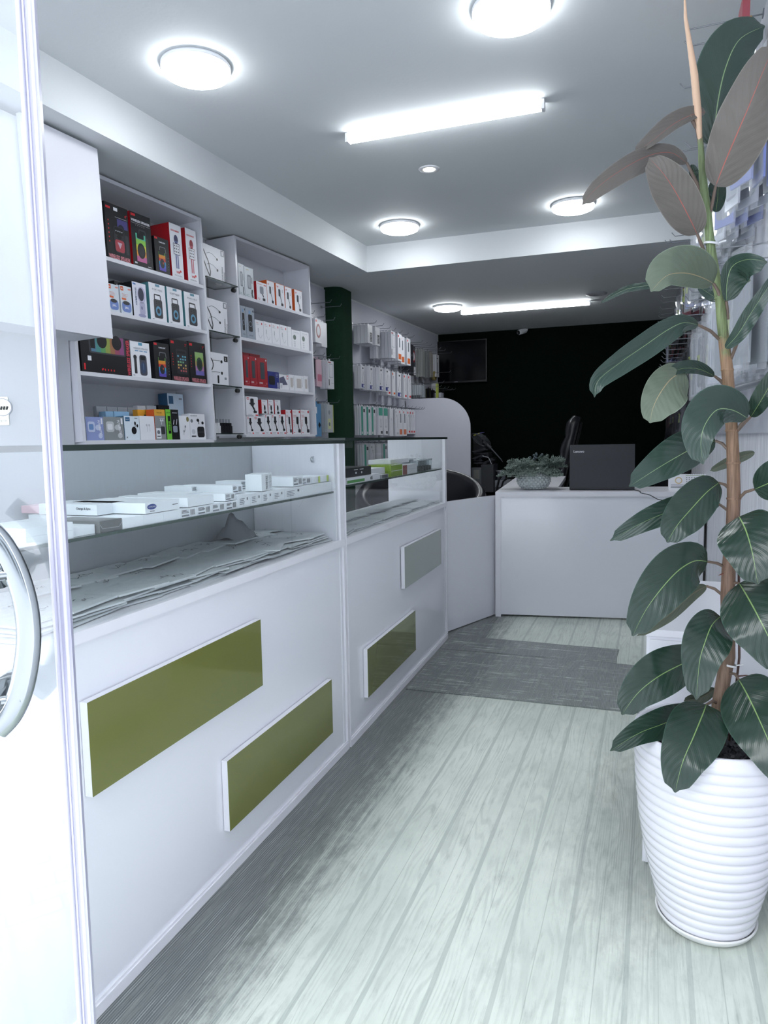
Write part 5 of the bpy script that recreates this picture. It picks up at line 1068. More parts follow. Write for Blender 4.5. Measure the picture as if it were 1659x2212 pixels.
# stem: bark low, green above, reddish tip
stm = bpy.data.materials.new('rubber_stem'); stm.use_nodes = True
t = stm.node_tree; N = t.nodes; L = t.links; b = N['Principled BSDF']; tc = N.new('ShaderNodeTexCoord'); sp = N.new('ShaderNodeSeparateXYZ'); L.new(tc.outputs['Object'], sp.inputs[0])
mp = N.new('ShaderNodeMapping'); mp.inputs['Scale'].default_value = (90, 90, 6); L.new(tc.outputs['Object'], mp.inputs[0]); nz = N.new('ShaderNodeTexNoise'); nz.inputs['Scale'].default_value = 3; nz.inputs['Detail'].default_value = 5; L.new(mp.outputs[0], nz.inputs['Vector'])
n2 = N.new('ShaderNodeTexNoise'); n2.inputs['Scale'].default_value = 22; L.new(tc.outputs['Object'], n2.inputs['Vector'])
ad = N.new('ShaderNodeMath'); ad.operation = 'MULTIPLY_ADD'; ad.inputs[1].default_value = .16; L.new(n2.outputs['Fac'], ad.inputs[0]); L.new(sp.outputs[2], ad.inputs[2])
cr = N.new('ShaderNodeValToRGB'); e_ = cr.color_ramp.elements; mr = N.new('ShaderNodeMapRange'); mr.inputs[1].default_value = .3; mr.inputs[2].default_value = 1.85; L.new(ad.outputs[0], mr.inputs[0]); L.new(mr.outputs[0], cr.inputs[0])
e_[0].position = 0; e_[0].color = lin('7d6a58')
for p_, c_ in ((.42, '7b6050'), (.57, '93755b'), (.655, '98795c'), (.67, '78875a'), (.80, '7c8f62'), (.90, '76875e'), (.925, '86765f')): x = e_.new(p_); x.color = lin(c_)
e_[-1].position = 1; e_[-1].color = lin('9a7b66')
mx = N.new('ShaderNodeMix'); mx.data_type = 'RGBA'; mx.blend_type = 'MULTIPLY'; mx.inputs[0].default_value = .55; L.new(cr.outputs[0], mx.inputs[6])
c2_ = N.new('ShaderNodeValToRGB'); c2_.color_ramp.elements[0].position = .35; c2_.color_ramp.elements[0].color = (.25, .22, .2, 1); c2_.color_ramp.elements[1].position = .6; L.new(nz.outputs['Fac'], c2_.inputs[0]); L.new(c2_.outputs[0], mx.inputs[7]); L.new(mx.outputs[2], b.inputs['Base Color'])
b.inputs['Roughness'].default_value = .55; bp = N.new('ShaderNodeBump'); bp.inputs['Strength'].default_value = .6; bp.inputs['Distance'].default_value = .002; L.new(nz.outputs['Fac'], bp.inputs['Height']); L.new(bp.outputs[0], b.inputs['Normal'])
path = [(1548, 1640, 16), (1550, 1600, 15), (1553, 1525, 13.5), (1566, 1450, 13), (1574, 1420, 12), (1572, 1290, 13), (1574, 1230, 12.5), (1582, 1150, 12), (1585, 1077, 12), (1584, 1000, 11.5), (1581, 930, 10.5), (1576, 871, 10.5), (1571, 799, 10.5),
        (1564, 738, 9.5), (1559, 690, 9), (1555, 642, 8.5), (1547, 606, 8.5), (1536, 540, 8), (1531, 493, 7.5), (1529, 463, 7), (1520, 407, 7.5), (1516, 350, 6), (1514, 316, 5), (1509, 271, 4.5), (1500, 252, 4)]
mb = MB(); mb.tube([P(x, y) for x, y, r in path], [r*1.66/F for x, y, r in path], stm, 14)
for x, y, r in ((1581, 930, 12), (1584, 1000, 13), (1571, 799, 11.5), (1562, 728, 10.5), (1555, 644, 10), (1534, 522, 9), (1585, 1077, 13.2)):
    c = P(x, y); mb.tube([c-V((0, 0, .002)), c, c+V((0, 0, .002))], [r*1.6/F, r*1.68/F, r*1.6/F], stm, 14, False)
mb.tube([P(1596, 1230, .02), P(1597, 1420, .02), P(1588, 1500, .02), P(1575, 1600, .02)], .0025, C('5b4038'), 6)
mb.tube([P(1590, 1461, .0), P(1612, 1459, -.01), P(1632, 1462, -.015)], [.0022, .0015, .001], C('6a4a44'), 6); mb.tube([P(1566, 1237), P(1552, 1243, -.02)], [.003, .0005], C('8c5a50'), 6)
mb.build('stem', plant)
MB().tube([P(1513, 312), P(1507, 240, -.005), P(1500, 160, -.01), P(1489, 90, -.01), P(1481, 40, -.01), P(1478, -30, -.01)], [.004, .0075, .0072, .005, .0035, .001], mat('cfae92', .4, noise=.12, nscale=12), 10).build('bud_sheath', plant)
for (x, y) in ((1575, 1435), (1537, 527)):
    c = P(x, y); M_ = Matrix.Rotation(math.radians(12), 3, 'Y'); MB().lathe([(.0128, -.002), (.0145, -.002), (.0145, .002), (.0128, .002)], C('dfe0e2'), 20, c=c, M=M_).tube([c+V((.013, -.004, 0)), c+V((.026, -.004, .003))], .0018, C('dfe0e2'), 6).build('plant_tie', plant)
# leaves
def leaf_mat(name, top, mid_top, und, mid_und):
    m = bpy.data.materials.new(name); m.use_nodes = True; t = m.node_tree; N = t.nodes; L = t.links; b = N['Principled BSDF']
    uv = N.new('ShaderNodeUVMap'); sp = N.new('ShaderNodeSeparateXYZ'); L.new(uv.outputs[0], sp.inputs[0]); geo = N.new('ShaderNodeNewGeometry')
    def M_(op, a, b_=0.0, c=0.0, clamp=False):
        n = N.new('ShaderNodeMath'); n.operation = op; n.use_clamp = clamp
        for i, x in enumerate((a, b_, c)):
            if isinstance(x, (int, float)): n.inputs[i].default_value = x
            else: L.new(x, n.inputs[i])
        return n.outputs[0]
    def mixc(f_, a, c):
        n = N.new('ShaderNodeMix'); n.data_type = 'RGBA'; L.new(f_, n.inputs[0])
        for i, x in ((6, a), (7, c)):
            if isinstance(x, tuple): n.inputs[i].default_value = x
            else: L.new(x, n.inputs[i])
        return n.outputs[2]
    au = M_('ABSOLUTE', M_('SUBTRACT', sp.outputs[0], .5))          # 0 midrib .. .5 edge
    mid = M_('LESS_THAN', M_('MULTIPLY', au, 1.0), M_('SUBTRACT', .013, M_('MULTIPLY', sp.outputs[1], .009)))
    edge = M_('GREATER_THAN', au, .485)
    nz = N.new('ShaderNodeTexNoise'); nz.inputs['Scale'].default_value = 14; tc = N.new('ShaderNodeTexCoord'); L.new(tc.outputs['Object'], nz.inputs['Vector'])
    v = M_('ADD', M_('MULTIPLY', sp.outputs[1], 260.0), M_('ADD', M_('MULTIPLY', au, -150.0), M_('MULTIPLY', nz.outputs['Fac'], 7.0)))
    vein = M_('MULTIPLY_ADD', M_('SINE', v), .5, .5); v2 = M_('MULTIPLY_ADD', M_('SINE', M_('MULTIPLY', v, .27)), .5, .5)
    def side(c, cm, dv): 
        a = mixc(M_('MULTIPLY', vein, dv), lin(c), tuple(min(1, x*1.2+.002) for x in lin(c)[:3])+(1,)); a = mixc(M_('MULTIPLY', nz.outputs['Fac'], .35), a, tuple(x*.7 for x in lin(c)[:3])+(1,))
        a = mixc(edge, a, tuple(min(1, x*1.6) for x in lin(c)[:3])+(1,)); return mixc(mid, a, lin(cm))
    L.new(mixc(geo.outputs['Backfacing'], side(top, mid_top, .12), side(und, mid_und, .06)), b.inputs['Base Color'])
    L.new(M_('MULTIPLY_ADD', geo.outputs['Backfacing'], .3, .24), b.inputs['Roughness']); b.inputs['Specular IOR Level'].default_value = .55
    bp = N.new('ShaderNodeBump'); bp.inputs['Strength'].default_value = .35; bp.inputs['Distance'].default_value = .001
    L.new(M_('ADD', M_('ADD', M_('MULTIPLY', vein, .2), M_('MULTIPLY', v2, .8)), M_('MULTIPLY', mid, 3.0)), bp.inputs['Height']); L.new(bp.outputs[0], b.inputs['Normal'])
    return m
LM = leaf_mat('rubber_leaf_dark', '1f352a', '78955a', '545c4e', '8f7a5e')
LT = leaf_mat('rubber_leaf_mid', '2d4138', '7f9a6c', '5f6b5a', 'a08f6c')
LB = leaf_mat('rubber_leaf_young', '2a3a33', '7b9670', '625d57', 'a3544a')
PET = mat('6b5b50', .5, noise=.15); PETG = mat('6f7a5c', .5, noise=.15)
def catmull(pts, n):
    out = []; k = len(pts)-1
    for i in range(n+1):
        u = i/n*k; j = min(int(u), k-1); f_ = u-j; p0, p1, p2, p3 = pts[max(j-1, 0)], pts[j], pts[j+1], pts[min(j+2, k)]
        out.append(tuple(.5*((2*b)+(-a+c)*f_+(2*a-5*b+4*c-d)*f_*f_+(-a+3*b-3*c+d)*f_**3) for a, b, c, d in zip(p0, p1, p2, p3)))
    return out
def prof_w(t, sharp=1.0):
    w_ = (math.sin(math.pi*min(1, t*.96+.02)**.92))**.62
    if t > .93: w_ *= max(0, (1-t)/.07)**.6*.95+.02
    return max(w_, .015)
def leaf(mid, hl, hr, under=False, m=None, pet=None, tl=0.0, tr=0.0, fold=.006, label=None, ripple=.0014, skew=.92):
    """mid: (px, py, depth offset) along the midrib from base to tip; hl/hr: half widths in px left and right of that direction; tl/tr: how far each edge leans back"""
    n, k = 26, 6; ln = catmull(mid, n); vs = []; uvs = []; pr = []
    rg = random.Random(int(abs(mid[0][0]*7+mid[0][1])))
    for i, (x, y, d) in enumerate(ln):
        a = ln[max(i-1, 0)]; c = ln[min(i+1, n)]; dx, dy = c[0]-a[0], c[1]-a[1]; l_ = math.hypot(dx, dy) or 1; nx, ny = dy/l_, -dx/l_      # left of travel (image y down)
        t_ = i/n; w_ = (math.sin(math.pi*(t_**skew)*.985+.015) if t_ < 1 else 0)
        w_ = max(w_, 0)**.6
        if t_ > .94: w_ = w_*.5*((1-t_)/.06)+.03
        for j in range(-k, k+1):
            u = j/k; hw = (hl if u < 0 else hr)*w_; s_ = -u
            off = hw*abs(u); sx = x+nx*off*(1 if u < 0 else -1); sy = y+ny*off*(1 if u < 0 else -1)
            tt = (tl if u < 0 else tr)*w_*abs(u)
            dep = d + tt - fold*(abs(u)-.25*abs(u)**2)*w_ + ripple*math.sin(t_*34+u*3)*abs(u)*w_
            p = P(sx, sy, dep); vs.append(p); uvs.append((.5+u*.5, t_))
    W2_ = 2*k+1; fs = []
    for i in range(n):
        for j in range(W2_-1):
            q = (i*W2_+j, i*W2_+j+1, (i+1)*W2_+j+1, (i+1)*W2_+j)
            fs.append(q)
    # make the upper side face the camera unless the leaf shows its underside
    c = fs[(n//2)*(W2_-1)+k]; nv = (vs[c[1]]-vs[c[0]]).cross(vs[c[3]]-vs[c[0]]); toc = (CAM-PC)-vs[c[0]]
    if (nv.dot(toc) < 0) != under: fs = [f_[::-1] for f_ in fs]
    mb = MB(); mb.add(vs, fs, m or LM, True); nb = len(fs)
    if pet: mb.tube([P(*q) for q in pet], [.0032]*(len(pet)-1)+[.0026], PET, 8)
    o = mb.build('leaf', plant, label=label); uvl = o.data.uv_layers.new(name='UVMap')
    for pi, po in enumerate(o.data.polygons):
        for li in po.loop_indices:
            vi = o.data.loops[li].vertex_index
            uvl.data[li].uv = uvs[vi] if vi < len(uvs) else (.25, .5)
    return o
# (x, y, depth) triplets read along each leaf
leaf([(1540, 318, .03), (1550, 225, .03), (1568, 145, .04), (1598, 85, .06), (1652, 56, .09)], 62, 56, m=LT, tl=.03, tr=.02)
leaf([(1546, 402, -.02), (1564, 355, -.04), (1592, 289, -.07), (1617, 231, -.09), (1650, 150, -.1), (1674, 96, -.1)], 56, 66, under=True, m=LB, pet=[(1534, 462, 0), (1540, 432, -.01), (1546, 402, -.02)], tl=.01, tr=.02, label='brownish underside of a big young leaf with a red midrib')
leaf([(1524, 242, .0), (1495, 248, -.01), (1455, 268, -.03), (1410, 303, -.05), (1370, 332, -.06)], 13, 24, m=LB, under=True, pet=[(1513, 325, 0), (1506, 280, 0), (1494, 258, -.01), (1492, 248, -.01)], label='olive young leaf folded to the left')
leaf([(1484, 352, -.0), (1450, 330, -.02), (1405, 335, -.05), (1350, 362, -.09), (1290, 405, -.12), (1257, 443, -.13)], 30, 22, m=LB, under=True, pet=[(1516, 418, 0), (1500, 385, -.0), (1484, 352, -.0)])
leaf([(1506, 506, -.01), (1490, 472, -.03), (1459, 414, -.06), (1432, 374, -.08), (1402, 341, -.09)], 50, 46, m=LB, under=True, pet=[(1522, 545, 0), (1514, 525, -.01), (1506, 506, -.01)], label='brown underside of a hanging leaf with a red midrib')
leaf([(1546, 458, .05), (1550, 430, .06), (1552, 400, .07), (1556, 372, .08)], 22, 18, m=LM)
leaf([(1514, 405, .05), (1502, 380, .07), (1494, 355, .08)], 12, 12, m=LM)
leaf([(1541, 612, -.01), (1512, 598, -.05), (1478, 590, -.09), (1440, 596, -.12), (1406, 630, -.13)], 30, 62, m=LT, under=True, pet=[(1556, 652, 0), (1552, 630, -.01), (1541, 612, -.01)], tl=-.0, label='pale sage underside of a broad leaf at mid height', skew=.85)
leaf([(1450, 612, .05), (1405, 616, .06), (1350, 626, .08), (1296, 655, .1)], 8, 8, m=LT, label='thin leaf seen edge-on beside the ceiling')
leaf([(1569, 650, -.01), (1571, 605, -.03), (1584, 573, -.05), (1618, 560, -.08), (1658, 566, -.1)], 17, 50, m=LT, tr=-.0, pet=[(1572, 690, 0), (1571, 668, 0), (1569, 650, -.01)])
leaf([(1553, 645, .03), (1535, 636, .05), (1508, 618, .07)], 14, 12, m=LT, pet=[(1556, 660, 0), (1553, 645, .03)])
leaf([(1567, 752, -.03), (1594, 722, -.05), (1620, 680, -.07), (1650, 634, -.09), (1700, 560, -.1)], 17, 20, m=LT, pet=[(1577, 780, 0), (1586, 758, -.01), (1594, 737, -.03), (1602, 718, -.04)], under=False)
leaf([(1508, 702, -.04), (1476, 697, -.08), (1440, 714, -.11), (1395, 745, -.14), (1340, 783, -.18), (1292, 822, -.21), (1284, 858, -.21)], 30, 26, m=LT, pet=[(1556, 735, 0), (1535, 715, -.02), (1508, 702, -.04)], fold=.02, label='long drooping glossy leaf reaching far left')
leaf([(1543, 812, -.01), (1508, 797, -.04), (1470, 797, -.07), (1440, 812, -.08)], 12, 18, m=LM, pet=[(1570, 838, 0), (1556, 822, 0), (1543, 812, -.01)], label='dark upper half of the bent leaf above the desk')
leaf([(1478, 800, -.06), (1450, 818, -.09), (1428, 846, -.11), (1411, 880, -.12), (1404, 914, -.12)], 58, 38, m=LT, under=True, label='sage underside of the bent leaf above the desk', skew=.8)
leaf([(1614, 903, -.02), (1582, 886, -.06), (1548, 886, -.1), (1522, 920, -.13), (1514, 958, -.14), (1519, 1003, -.14)], 34, 54, m=LT, pet=[(1589, 935, 0), (1600, 918, -.01), (1614, 903, -.02)], skew=.85)
leaf([(1545, 952, -.0), (1510, 962, -.03), (1471, 982, -.07), (1420, 1012, -.1), (1359, 1051, -.13)], 38, 46, m=LT, pet=[(1573, 972, 0), (1560, 958, 0), (1545, 952, -.0)], label='broad leaf partly covering the laptop corner')
leaf([(1630, 977, .05), (1585, 993, .06), (1534, 1017, .07)], 12, 11, m=LM, under=True)
leaf([(1630, 1057, -.03), (1665, 1042, -.06), (1710, 1025, -.08), (1760, 1010, -.08)], 46, 46, m=LM, pet=[(1596, 1077, 0), (1610, 1063, -.01), (1630, 1057, -.03)])
leaf([(1622, 900, -.0), (1640, 872, -.03), (1664, 830, -.05), (1690, 780, -.06)], 24, 20, m=LM, pet=[(1585, 940, 0), (1602, 920, 0), (1622, 900, 0)])
leaf([(1553, 1043, -.01), (1526, 1064, -.04), (1489, 1104, -.07), (1462, 1136, -.09), (1441, 1172, -.1)], 44, 48, m=LM, pet=[(1577, 1057, 0), (1566, 1047, 0), (1553, 1043, -.01)])
leaf([(1555, 1090, .03), (1510, 1088, .02), (1460, 1100, .0), (1390, 1128, -.02), (1318, 1168, -.04)], 26, 29, m=LT, pet=[(1573, 1103, 0), (1555, 1090, .03)], skew=1.05)
leaf([(1597, 1116, -.03), (1612, 1148, -.07), (1626, 1198, -.1), (1637, 1262, -.12)], 68, 68, m=LM, skew=.72, pet=[(1584, 1135, 0), (1590, 1122, -.02), (1597, 1116, -.03)])
leaf([(1528, 1213, -.02), (1500, 1212, -.05), (1466, 1232, -.08), (1430, 1270, -.11), (1395, 1318, -.13), (1366, 1374, -.14)], 56, 56, m=LM, pet=[(1566, 1225, 0), (1550, 1217, -.01), (1528, 1213, -.02)], label='large leaf hanging in front of the desk base')
leaf([(1526, 1266, .02), (1492, 1286, .0), (1440, 1332, -.03), (1376, 1374, -.06)], 16, 18, m=LM, under=True, pet=[(1560, 1285, 0), (1544, 1272, .01), (1526, 1266, .02)])
leaf([(1597, 1260, -.02), (1614, 1288, -.06), (1637, 1330, -.1), (1662, 1380, -.12), (1692, 1450, -.13)], 74, 76, m=LM, pet=[(1580, 1266, 0), (1588, 1259, -.01), (1597, 1260, -.02)], skew=.85, label='largest leaf, cut by the right photo edge')
leaf([(1556, 1332, -.02), (1538, 1350, -.06), (1524, 1384, -.09), (1511, 1430, -.11), (1504, 1512, -.12)], 58, 50, m=LM, pet=[(1572, 1345, 0), (1564, 1334, -.01), (1556, 1332, -.02)])
leaf([(1520, 1414, .0), (1466, 1438, -.04), (1420, 1463, -.07), (1378, 1497, -.09), (1343, 1544, -.1)], 50, 54, m=LM, skew=.85, pet=[(1570, 1430, .0), (1545, 1415, .0), (1520, 1414, .0)])
leaf([(1502, 1530, .0), (1470, 1548, -.05), (1429, 1565, -.09), (1378, 1585, -.12), (1318, 1622, -.15)], 32, 36, m=LM, pet=[(1552, 1545, 0), (1530, 1530, 0), (1502, 1530, 0)], label='low dark leaf over the pot rim with a scarred midrib')
leaf([(1526, 1522, -.05), (1516, 1548, -.09), (1497, 1594, -.14), (1474, 1648, -.175), (1458, 1712, -.19)], 68, 66, m=LM, skew=.8, pet=[(1553, 1522, 0), (1540, 1514, -.02), (1526, 1522, -.04)], label='broad low leaf hanging over the white pot with a damaged tip')
leaf([(1596, 1468, -.03), (1614, 1500, -.06), (1638, 1550, -.11), (1664, 1610, -.15), (1694, 1690, -.18)], 70, 72, m=LM, skew=.82, pet=[(1568, 1462, 0), (1576, 1454, -.01), (1588, 1456, -.02), (1596, 1468, -.03)])
leaf([(1545, 1488, .03), (1515, 1506, .04), (1477, 1514, .05)], 14, 14, m=LM, under=True)
# ================================================================== flower pot on the desk
p0 = onz(1148, 1059, DZ); p0.y += .09
e = empty('flower_pot', 'white bubble-textured pot of grey-green artificial juniper on the desk', 'potted plant', loc=(p0.x, p0.y, DZ))
PEARL = mat('cfd6d6', .25, spec=.6, coat=.3)
R_, H_ = .068, .098
mb = MB(); prof = [(.001, .001), (.042, .001)] + [(.044+(R_-.044)*math.sin(math.pi*min(1, t/.9))**.8*(1 if t < .5 else 1)-(0 if t < .45 else .012*(t-.45)), .002+H_*t) for t in [i/12 for i in range(13)]] + [(.045, H_-.004), (.001, H_-.012)]
mb.lathe(prof, PEARL, 40)
def rad_at(t): return .044+(R_-.044)*math.sin(math.pi*min(1, t/.9))**.8-(0 if t < .45 else .012*(t-.45))
for i in range(9):
    t_ = .06+i*.103
    for k in range(22):
        a = 2*math.pi*(k+(i % 2)*.5)/22; r = rad_at(t_); c = V((r*math.cos(a), r*math.sin(a), .002+H_*t_)); s_ = .0078*(r/R_)
        n_ = V((math.cos(a), math.sin(a), 0)); tq = n_.to_track_quat('Z', 'Y').to_matrix()
        mb.lathe([(s_, 0), (s_*.85, s_*.45), (s_*.5, s_*.75), (.0003, s_*.85)], PEARL, 8, c=c, M=tq)
mb.build('bubble_pot', e); e.scale = (1.4, 1.4, 1.3)
JUN = mat('7f8e85', .8, noise=.25, nscale=60); JUN2 = mat('627169', .8, noise=.25, nscale=60); rg = random.Random(9)
def sprig(base, d, L_):
    mb = MB(); d = d.normalized(); side = d.cross(V((0, 0, 1))).normalized(); up = side.cross(d)
    n = 9; pts = [base + d*L_*i/n + V((0, 0, -1))*(.25*L_*(i/n)**2) for i in range(n+1)]; mb.tube(pts, [.0016]*n+[.0006], JUN2, 5)
    for i in range(2, n+1):
        for s in (-1, 1):
            l2 = L_*.32*math.sin(math.pi*(.15+.8*i/n))+.006; b = pts[i]; dd = (d*.75+side*s+up*rg.uniform(-.4, .5)).normalized(); pp = [b, b+dd*l2*.5, b+dd*l2+V((0, 0, -.002))]
            mb.tube(pp, [.0016, .0022, .001], JUN, 5)
            for j in range(5):
                q = b+dd*l2*(.3+.17*j)
                for s2 in (-1, 1): mb.tube([q, q+(dd*.6+side*s2*.7+up*rg.uniform(-.7, .9)).normalized()*l2*.32], [.0017, .0009], (JUN, JUN2)[j % 2], 4)
    return mb
for i in range(34):
    a = rg.uniform(0, 2*math.pi); el = rg.choice((.05, .35, .6, 1.1)); d = V((math.cos(a)*math.cos(el)*1.0, math.sin(a)*math.cos(el), math.sin(el)))
    L_ = rg.uniform(.1, .15) if el < .7 else rg.uniform(.08, .1)
    if d.y < -.3 or d.y > .3: L_ *= .8
    sprig(V((math.cos(a)*.02, math.sin(a)*.02, H_-.008)), d, L_).build('juniper_sprig', e)
bm_ = MB()
for i in range(14):
    a = rg.uniform(0, 6.28); bm_.lathe([(.0003, -.006), (.005, -.003), (.006, 0), (.005, .003), (.0003, .006)], mat('4d5a60', .5), 8, c=(.04*math.cos(a)*rg.random(), -.03+.03*rg.random(), H_+.05+rg.uniform(-.01, .02)))
bm_.build('berries', e)
# ================================================================== chairs
LEA = mat('15161b', .32, spec=.5, bump=.25, bscale=14, name='black_leather'); LEAS = mat('17181d', .3, spec=.5, name='smooth_black_leather')
def soft(mb, x0, y0, z0, x1, y1, z1, m, R=None): return mb.box(x0, y0, z0, x1, y1, z1, m, R=R)
def office_chair(loc, rz, label, hi=1.24, w=.5):
    e = empty('office_chair', label, 'office chair', loc=loc); e.rotation_euler = (0, 0, rz)
    s = MB(); soft(s, -w/2, -.24, .42, w/2, .26, .52, LEA); s.build('seat', e, bevel=.035)
    R = Matrix.Translation((0, .24, .5)) @ Matrix.Rotation(math.radians(-13), 4, 'X')
    n = 12; vs = []; fs = []; hh = hi-.5
    for i in range(n+1):                      # padded back with cross folds
        t_ = i/n; ww = w/2*(.95-.12*max(0, t_-.7)/.3); th = .045+.018*abs(math.sin(math.pi*t_*4.0)); z = hh*t_*1.03
        if t_ > .95: th *= .6
        vs += [R @ V(q) for q in ((-ww, 0, z), (-ww*.6, -th, z), (0, -th*1.05, z), (ww*.6, -th, z), (ww, 0, z), (ww*.7, .035, z), (0, .045, z), (-ww*.7, .035, z))]
    for i in range(n):
        for k in range(8): fs.append((i*8+k, i*8+(k+1) % 8, (i+1)*8+(k+1) % 8, (i+1)*8+k))
    fs += [tuple(range(8))[::-1], tuple(range(n*8, n*8+8))]
    b = MB(); b.add(vs, fs, LEA, True); b.build('backrest', e)
    f_ = MB(); f_.tube([R @ V((0, .05, -.1)), R @ V((0, .06, hh*.5)), R @ V((0, .05, hh*.98))], .016, BLACK, 8); f_.build('back_frame', e)
    for sx in (-1, 1):
        a = MB(); a.tube([(sx*w/2, .15, .47), (sx*(w/2+.05), .13, .6), (sx*(w/2+.05), .05, .66), (sx*(w/2+.05), -.16, .66), (sx*(w/2+.03), -.2, .6), (sx*w/2, -.12, .47)], .016, BLACK, 8); a.build('armrest', e)
    MB().tube([(0, 0, .1), (0, 0, .43)], .028, mat('3b3d42', .3, .8), 12).build('gas_lift', e)
    for k in range(5):
        t_ = 2*math.pi*k/5; l_ = MB(); l_.tube([(0, 0, .12), (.28*math.cos(t_), .28*math.sin(t_), .07)], [.025, .014], BLACK, 8).tube([(.28*math.cos(t_)-.01, .28*math.sin(t_)-.012, .027), (.28*math.cos(t_)+.01, .28*math.sin(t_)+.012, .027)], .027, BLACK, 12); l_.build('leg', e)
q = ony(1205, 900, 6.1)
office_chair((q.x-.28, 6.3, 0), math.radians(-84), 'high-backed black leather office chair seen from its side behind the desk', q.z)
q = ony(1456, 915, 5.9)
office_chair((-.03, 5.75, 0), math.radians(-60), 'black office chair half hidden behind the plant leaves', q.z, .46)
# black tub armchair behind the gate
tc_ = V((-1.30, 4.28, 0)); e = empty('tub_armchair', 'black leather tub armchair behind the low gate', 'armchair', loc=tc_)
n = 40; vs = []; fs = []; Ro, Ri = .41, .335
for i in range(n+1):
    a = math.radians(-60+300*i/n)       # open side towards the wall
    zt_ = .62+.25*(.5+.5*math.cos(a-math.radians(105)))**1.0
    for (r, z) in ((Ri, .15), (Ri+.0, zt_-.03), (Ri+.02, zt_-.005), ((Ro+Ri)/2, zt_), (Ro-.02, zt_-.005), (Ro, zt_-.035), (Ro, .15)): vs.append((r*math.cos(a), r*math.sin(a), z))
for i in range(n):
    for k in range(7): fs.append((i*7+k, i*7+(k+1) % 7, (i+1)*7+(k+1) % 7, (i+1)*7+k))
fs += [tuple(range(7)), tuple(range(n*7, n*7+7))[::-1]]
b = MB(); b.add(vs, fs, LEAS, True); b.build('curved_back', e)
MB().lathe([(.001, .2), (.33, .2), (.333, .3), (.33, .4), (.3, .43), (.001, .435)], LEAS, 40).build('seat_cushion', e)
for k in range(4): a = math.radians(45+90*k); MB().tube([(.3*math.cos(a), .3*math.sin(a), 0), (.3*math.cos(a), .3*math.sin(a), .16)], [.014, .02], BLACK, 10).build('leg', e)
# ================================================================== workbench clutter in the rear left corner
YW = 7.25
bx0 = -2.15; bz = .48
e = empty('workbench', 'dark workbench in the rear left corner behind the partition', 'workbench', loc=(0, 0, 0))
DK = mat('15161a', .5); DG = mat('2b2d32', .5); 
MB().box(bx0, 7.0, bz-.03, -1.02, 7.85, bz, DK).build('bench_top', e, bevel=.003)
for x in (bx0+.04, -1.06):
    for y in (7.04, 7.8): MB().box(x-.02, y-.02, 0, x+.02, y+.02, bz-.03, DK).build('leg', e)
def at(px, py): return ony(px, py, YW)
def clutter(name, x0p, x1p, y0p, y1p, m, label, cat, d=.2, dy=0.0, f_=None):
    a, b = at(x0p, y1p), at(x1p, y0p); z0 = max(a.z, bz+.001)
    p = MB(); w_, h_ = b.x-a.x, b.z-z0; p.box(0, 0, 0, w_, d, h_, m)
    if f_: f_(p, w_, h_)
    return p.build(name, loc=(a.x, YW+dy, z0), label=label, cat=cat, bevel=.003)
clutter('power_supply', 1019, 1040, 1010, 1060, C('6f7176', .4), 'grey metal instrument box at the partition edge on the bench', 'instrument', f_=lambda p, w, h: (p.rect(w*.1, h*.1, w*.9, h*.3, K), p.rect(w*.2, h*.5, w*.8, h*.9, C('8e8f8a'))))
clutter('tool_box', 1042, 1068, 1003, 1062, DG, 'dark open box standing on the bench beside the instrument', 'box', d=.24, dy=-.06)
clutter('drawer_unit', 1069, 1112, 1038, 1062, C('83868d', .5), 'low grey drawer unit at the bench end', 'drawer unit', d=.25, f_=lambda p, w, h: (p.rect(w*.02, h*.05, w*.98, h*.42, C('2a2c31')), p.rect(w*.3, h*.15, w*.5, h*.3, GR)))
q = at(1079, 1037.5)
MB().lathe([(.001, 0), (.04, 0), (.05, .085), (.056, .09), (.052, .095), (.047, .085), (.001, .01)], C('8e929a', .4), 24, c=(q.x, YW+.1, q.z)).build('plastic_tub', label='small grey plastic tub on the drawer unit', cat='tub')
q = at(1032, 1009)
MB().lathe([(.001, 0), (.03, 0), (.03, .07), (.014, .085), (.014, .1), (.001, .1)], C('2f3238', .3), 20, c=(q.x, YW+.1, q.z)).build('solder_bottle', label='dark round bottle on the instrument box', cat='bottle')
p = MB(); a, b = at(1022, 1002), at(1050, 996); p.box(a.x, YW+.02, a.z-.0, b.x, YW+.2, a.z+.012, C('3b3d43')); p.build('parts_tray', label='flat dark parts tray above the tool box', cat='tray')
for i, (xa, ya, xb, yb) in enumerate([(1019, 975, 1046, 968), (1040, 1000, 1062, 990), (1019, 990, 1040, 982)]):
    a, b = at(xa, ya), at(xb, yb); p = MB(); p.add([(a.x, YW, a.z), (b.x, YW+.02, b.z), (b.x+.01, YW+.15, b.z-.02), (a.x+.01, YW+.14, a.z-.025)], [(0, 1, 2, 3)], C('b0b3ba', .6)); p.box(a.x, YW+.05, a.z-.03, b.x, YW+.12, a.z-.026, C('55585e'))
    p.build('paper_sheet', label=('upper', 'middle', 'lower')[i]+' creased pale sheet in the bench clutter', cat='paper')
for i, (x0, x1, y0, y1) in enumerate([(1017, 1044, 958, 975), (1019, 1050, 978, 1002), (1035, 1060, 990, 1010), (1017, 1036, 940, 958)]):
    clutter('spare_part', x0, x1, y0, y1, (DK, DG)[i % 2], 'dark electronic spare part, %s in the bench pile' % ('second from top', 'in the middle', 'lowest', 'topmost')[i], 'spare part', dy=.12)
pts = [at(1019, 938), at(1035, 950), at(1048, 962), at(1056, 968)]
e = empty('heat_gun', 'dark soldering heat gun with long thin nozzle over the bench', 'heat gun', loc=(0, 0, 0))
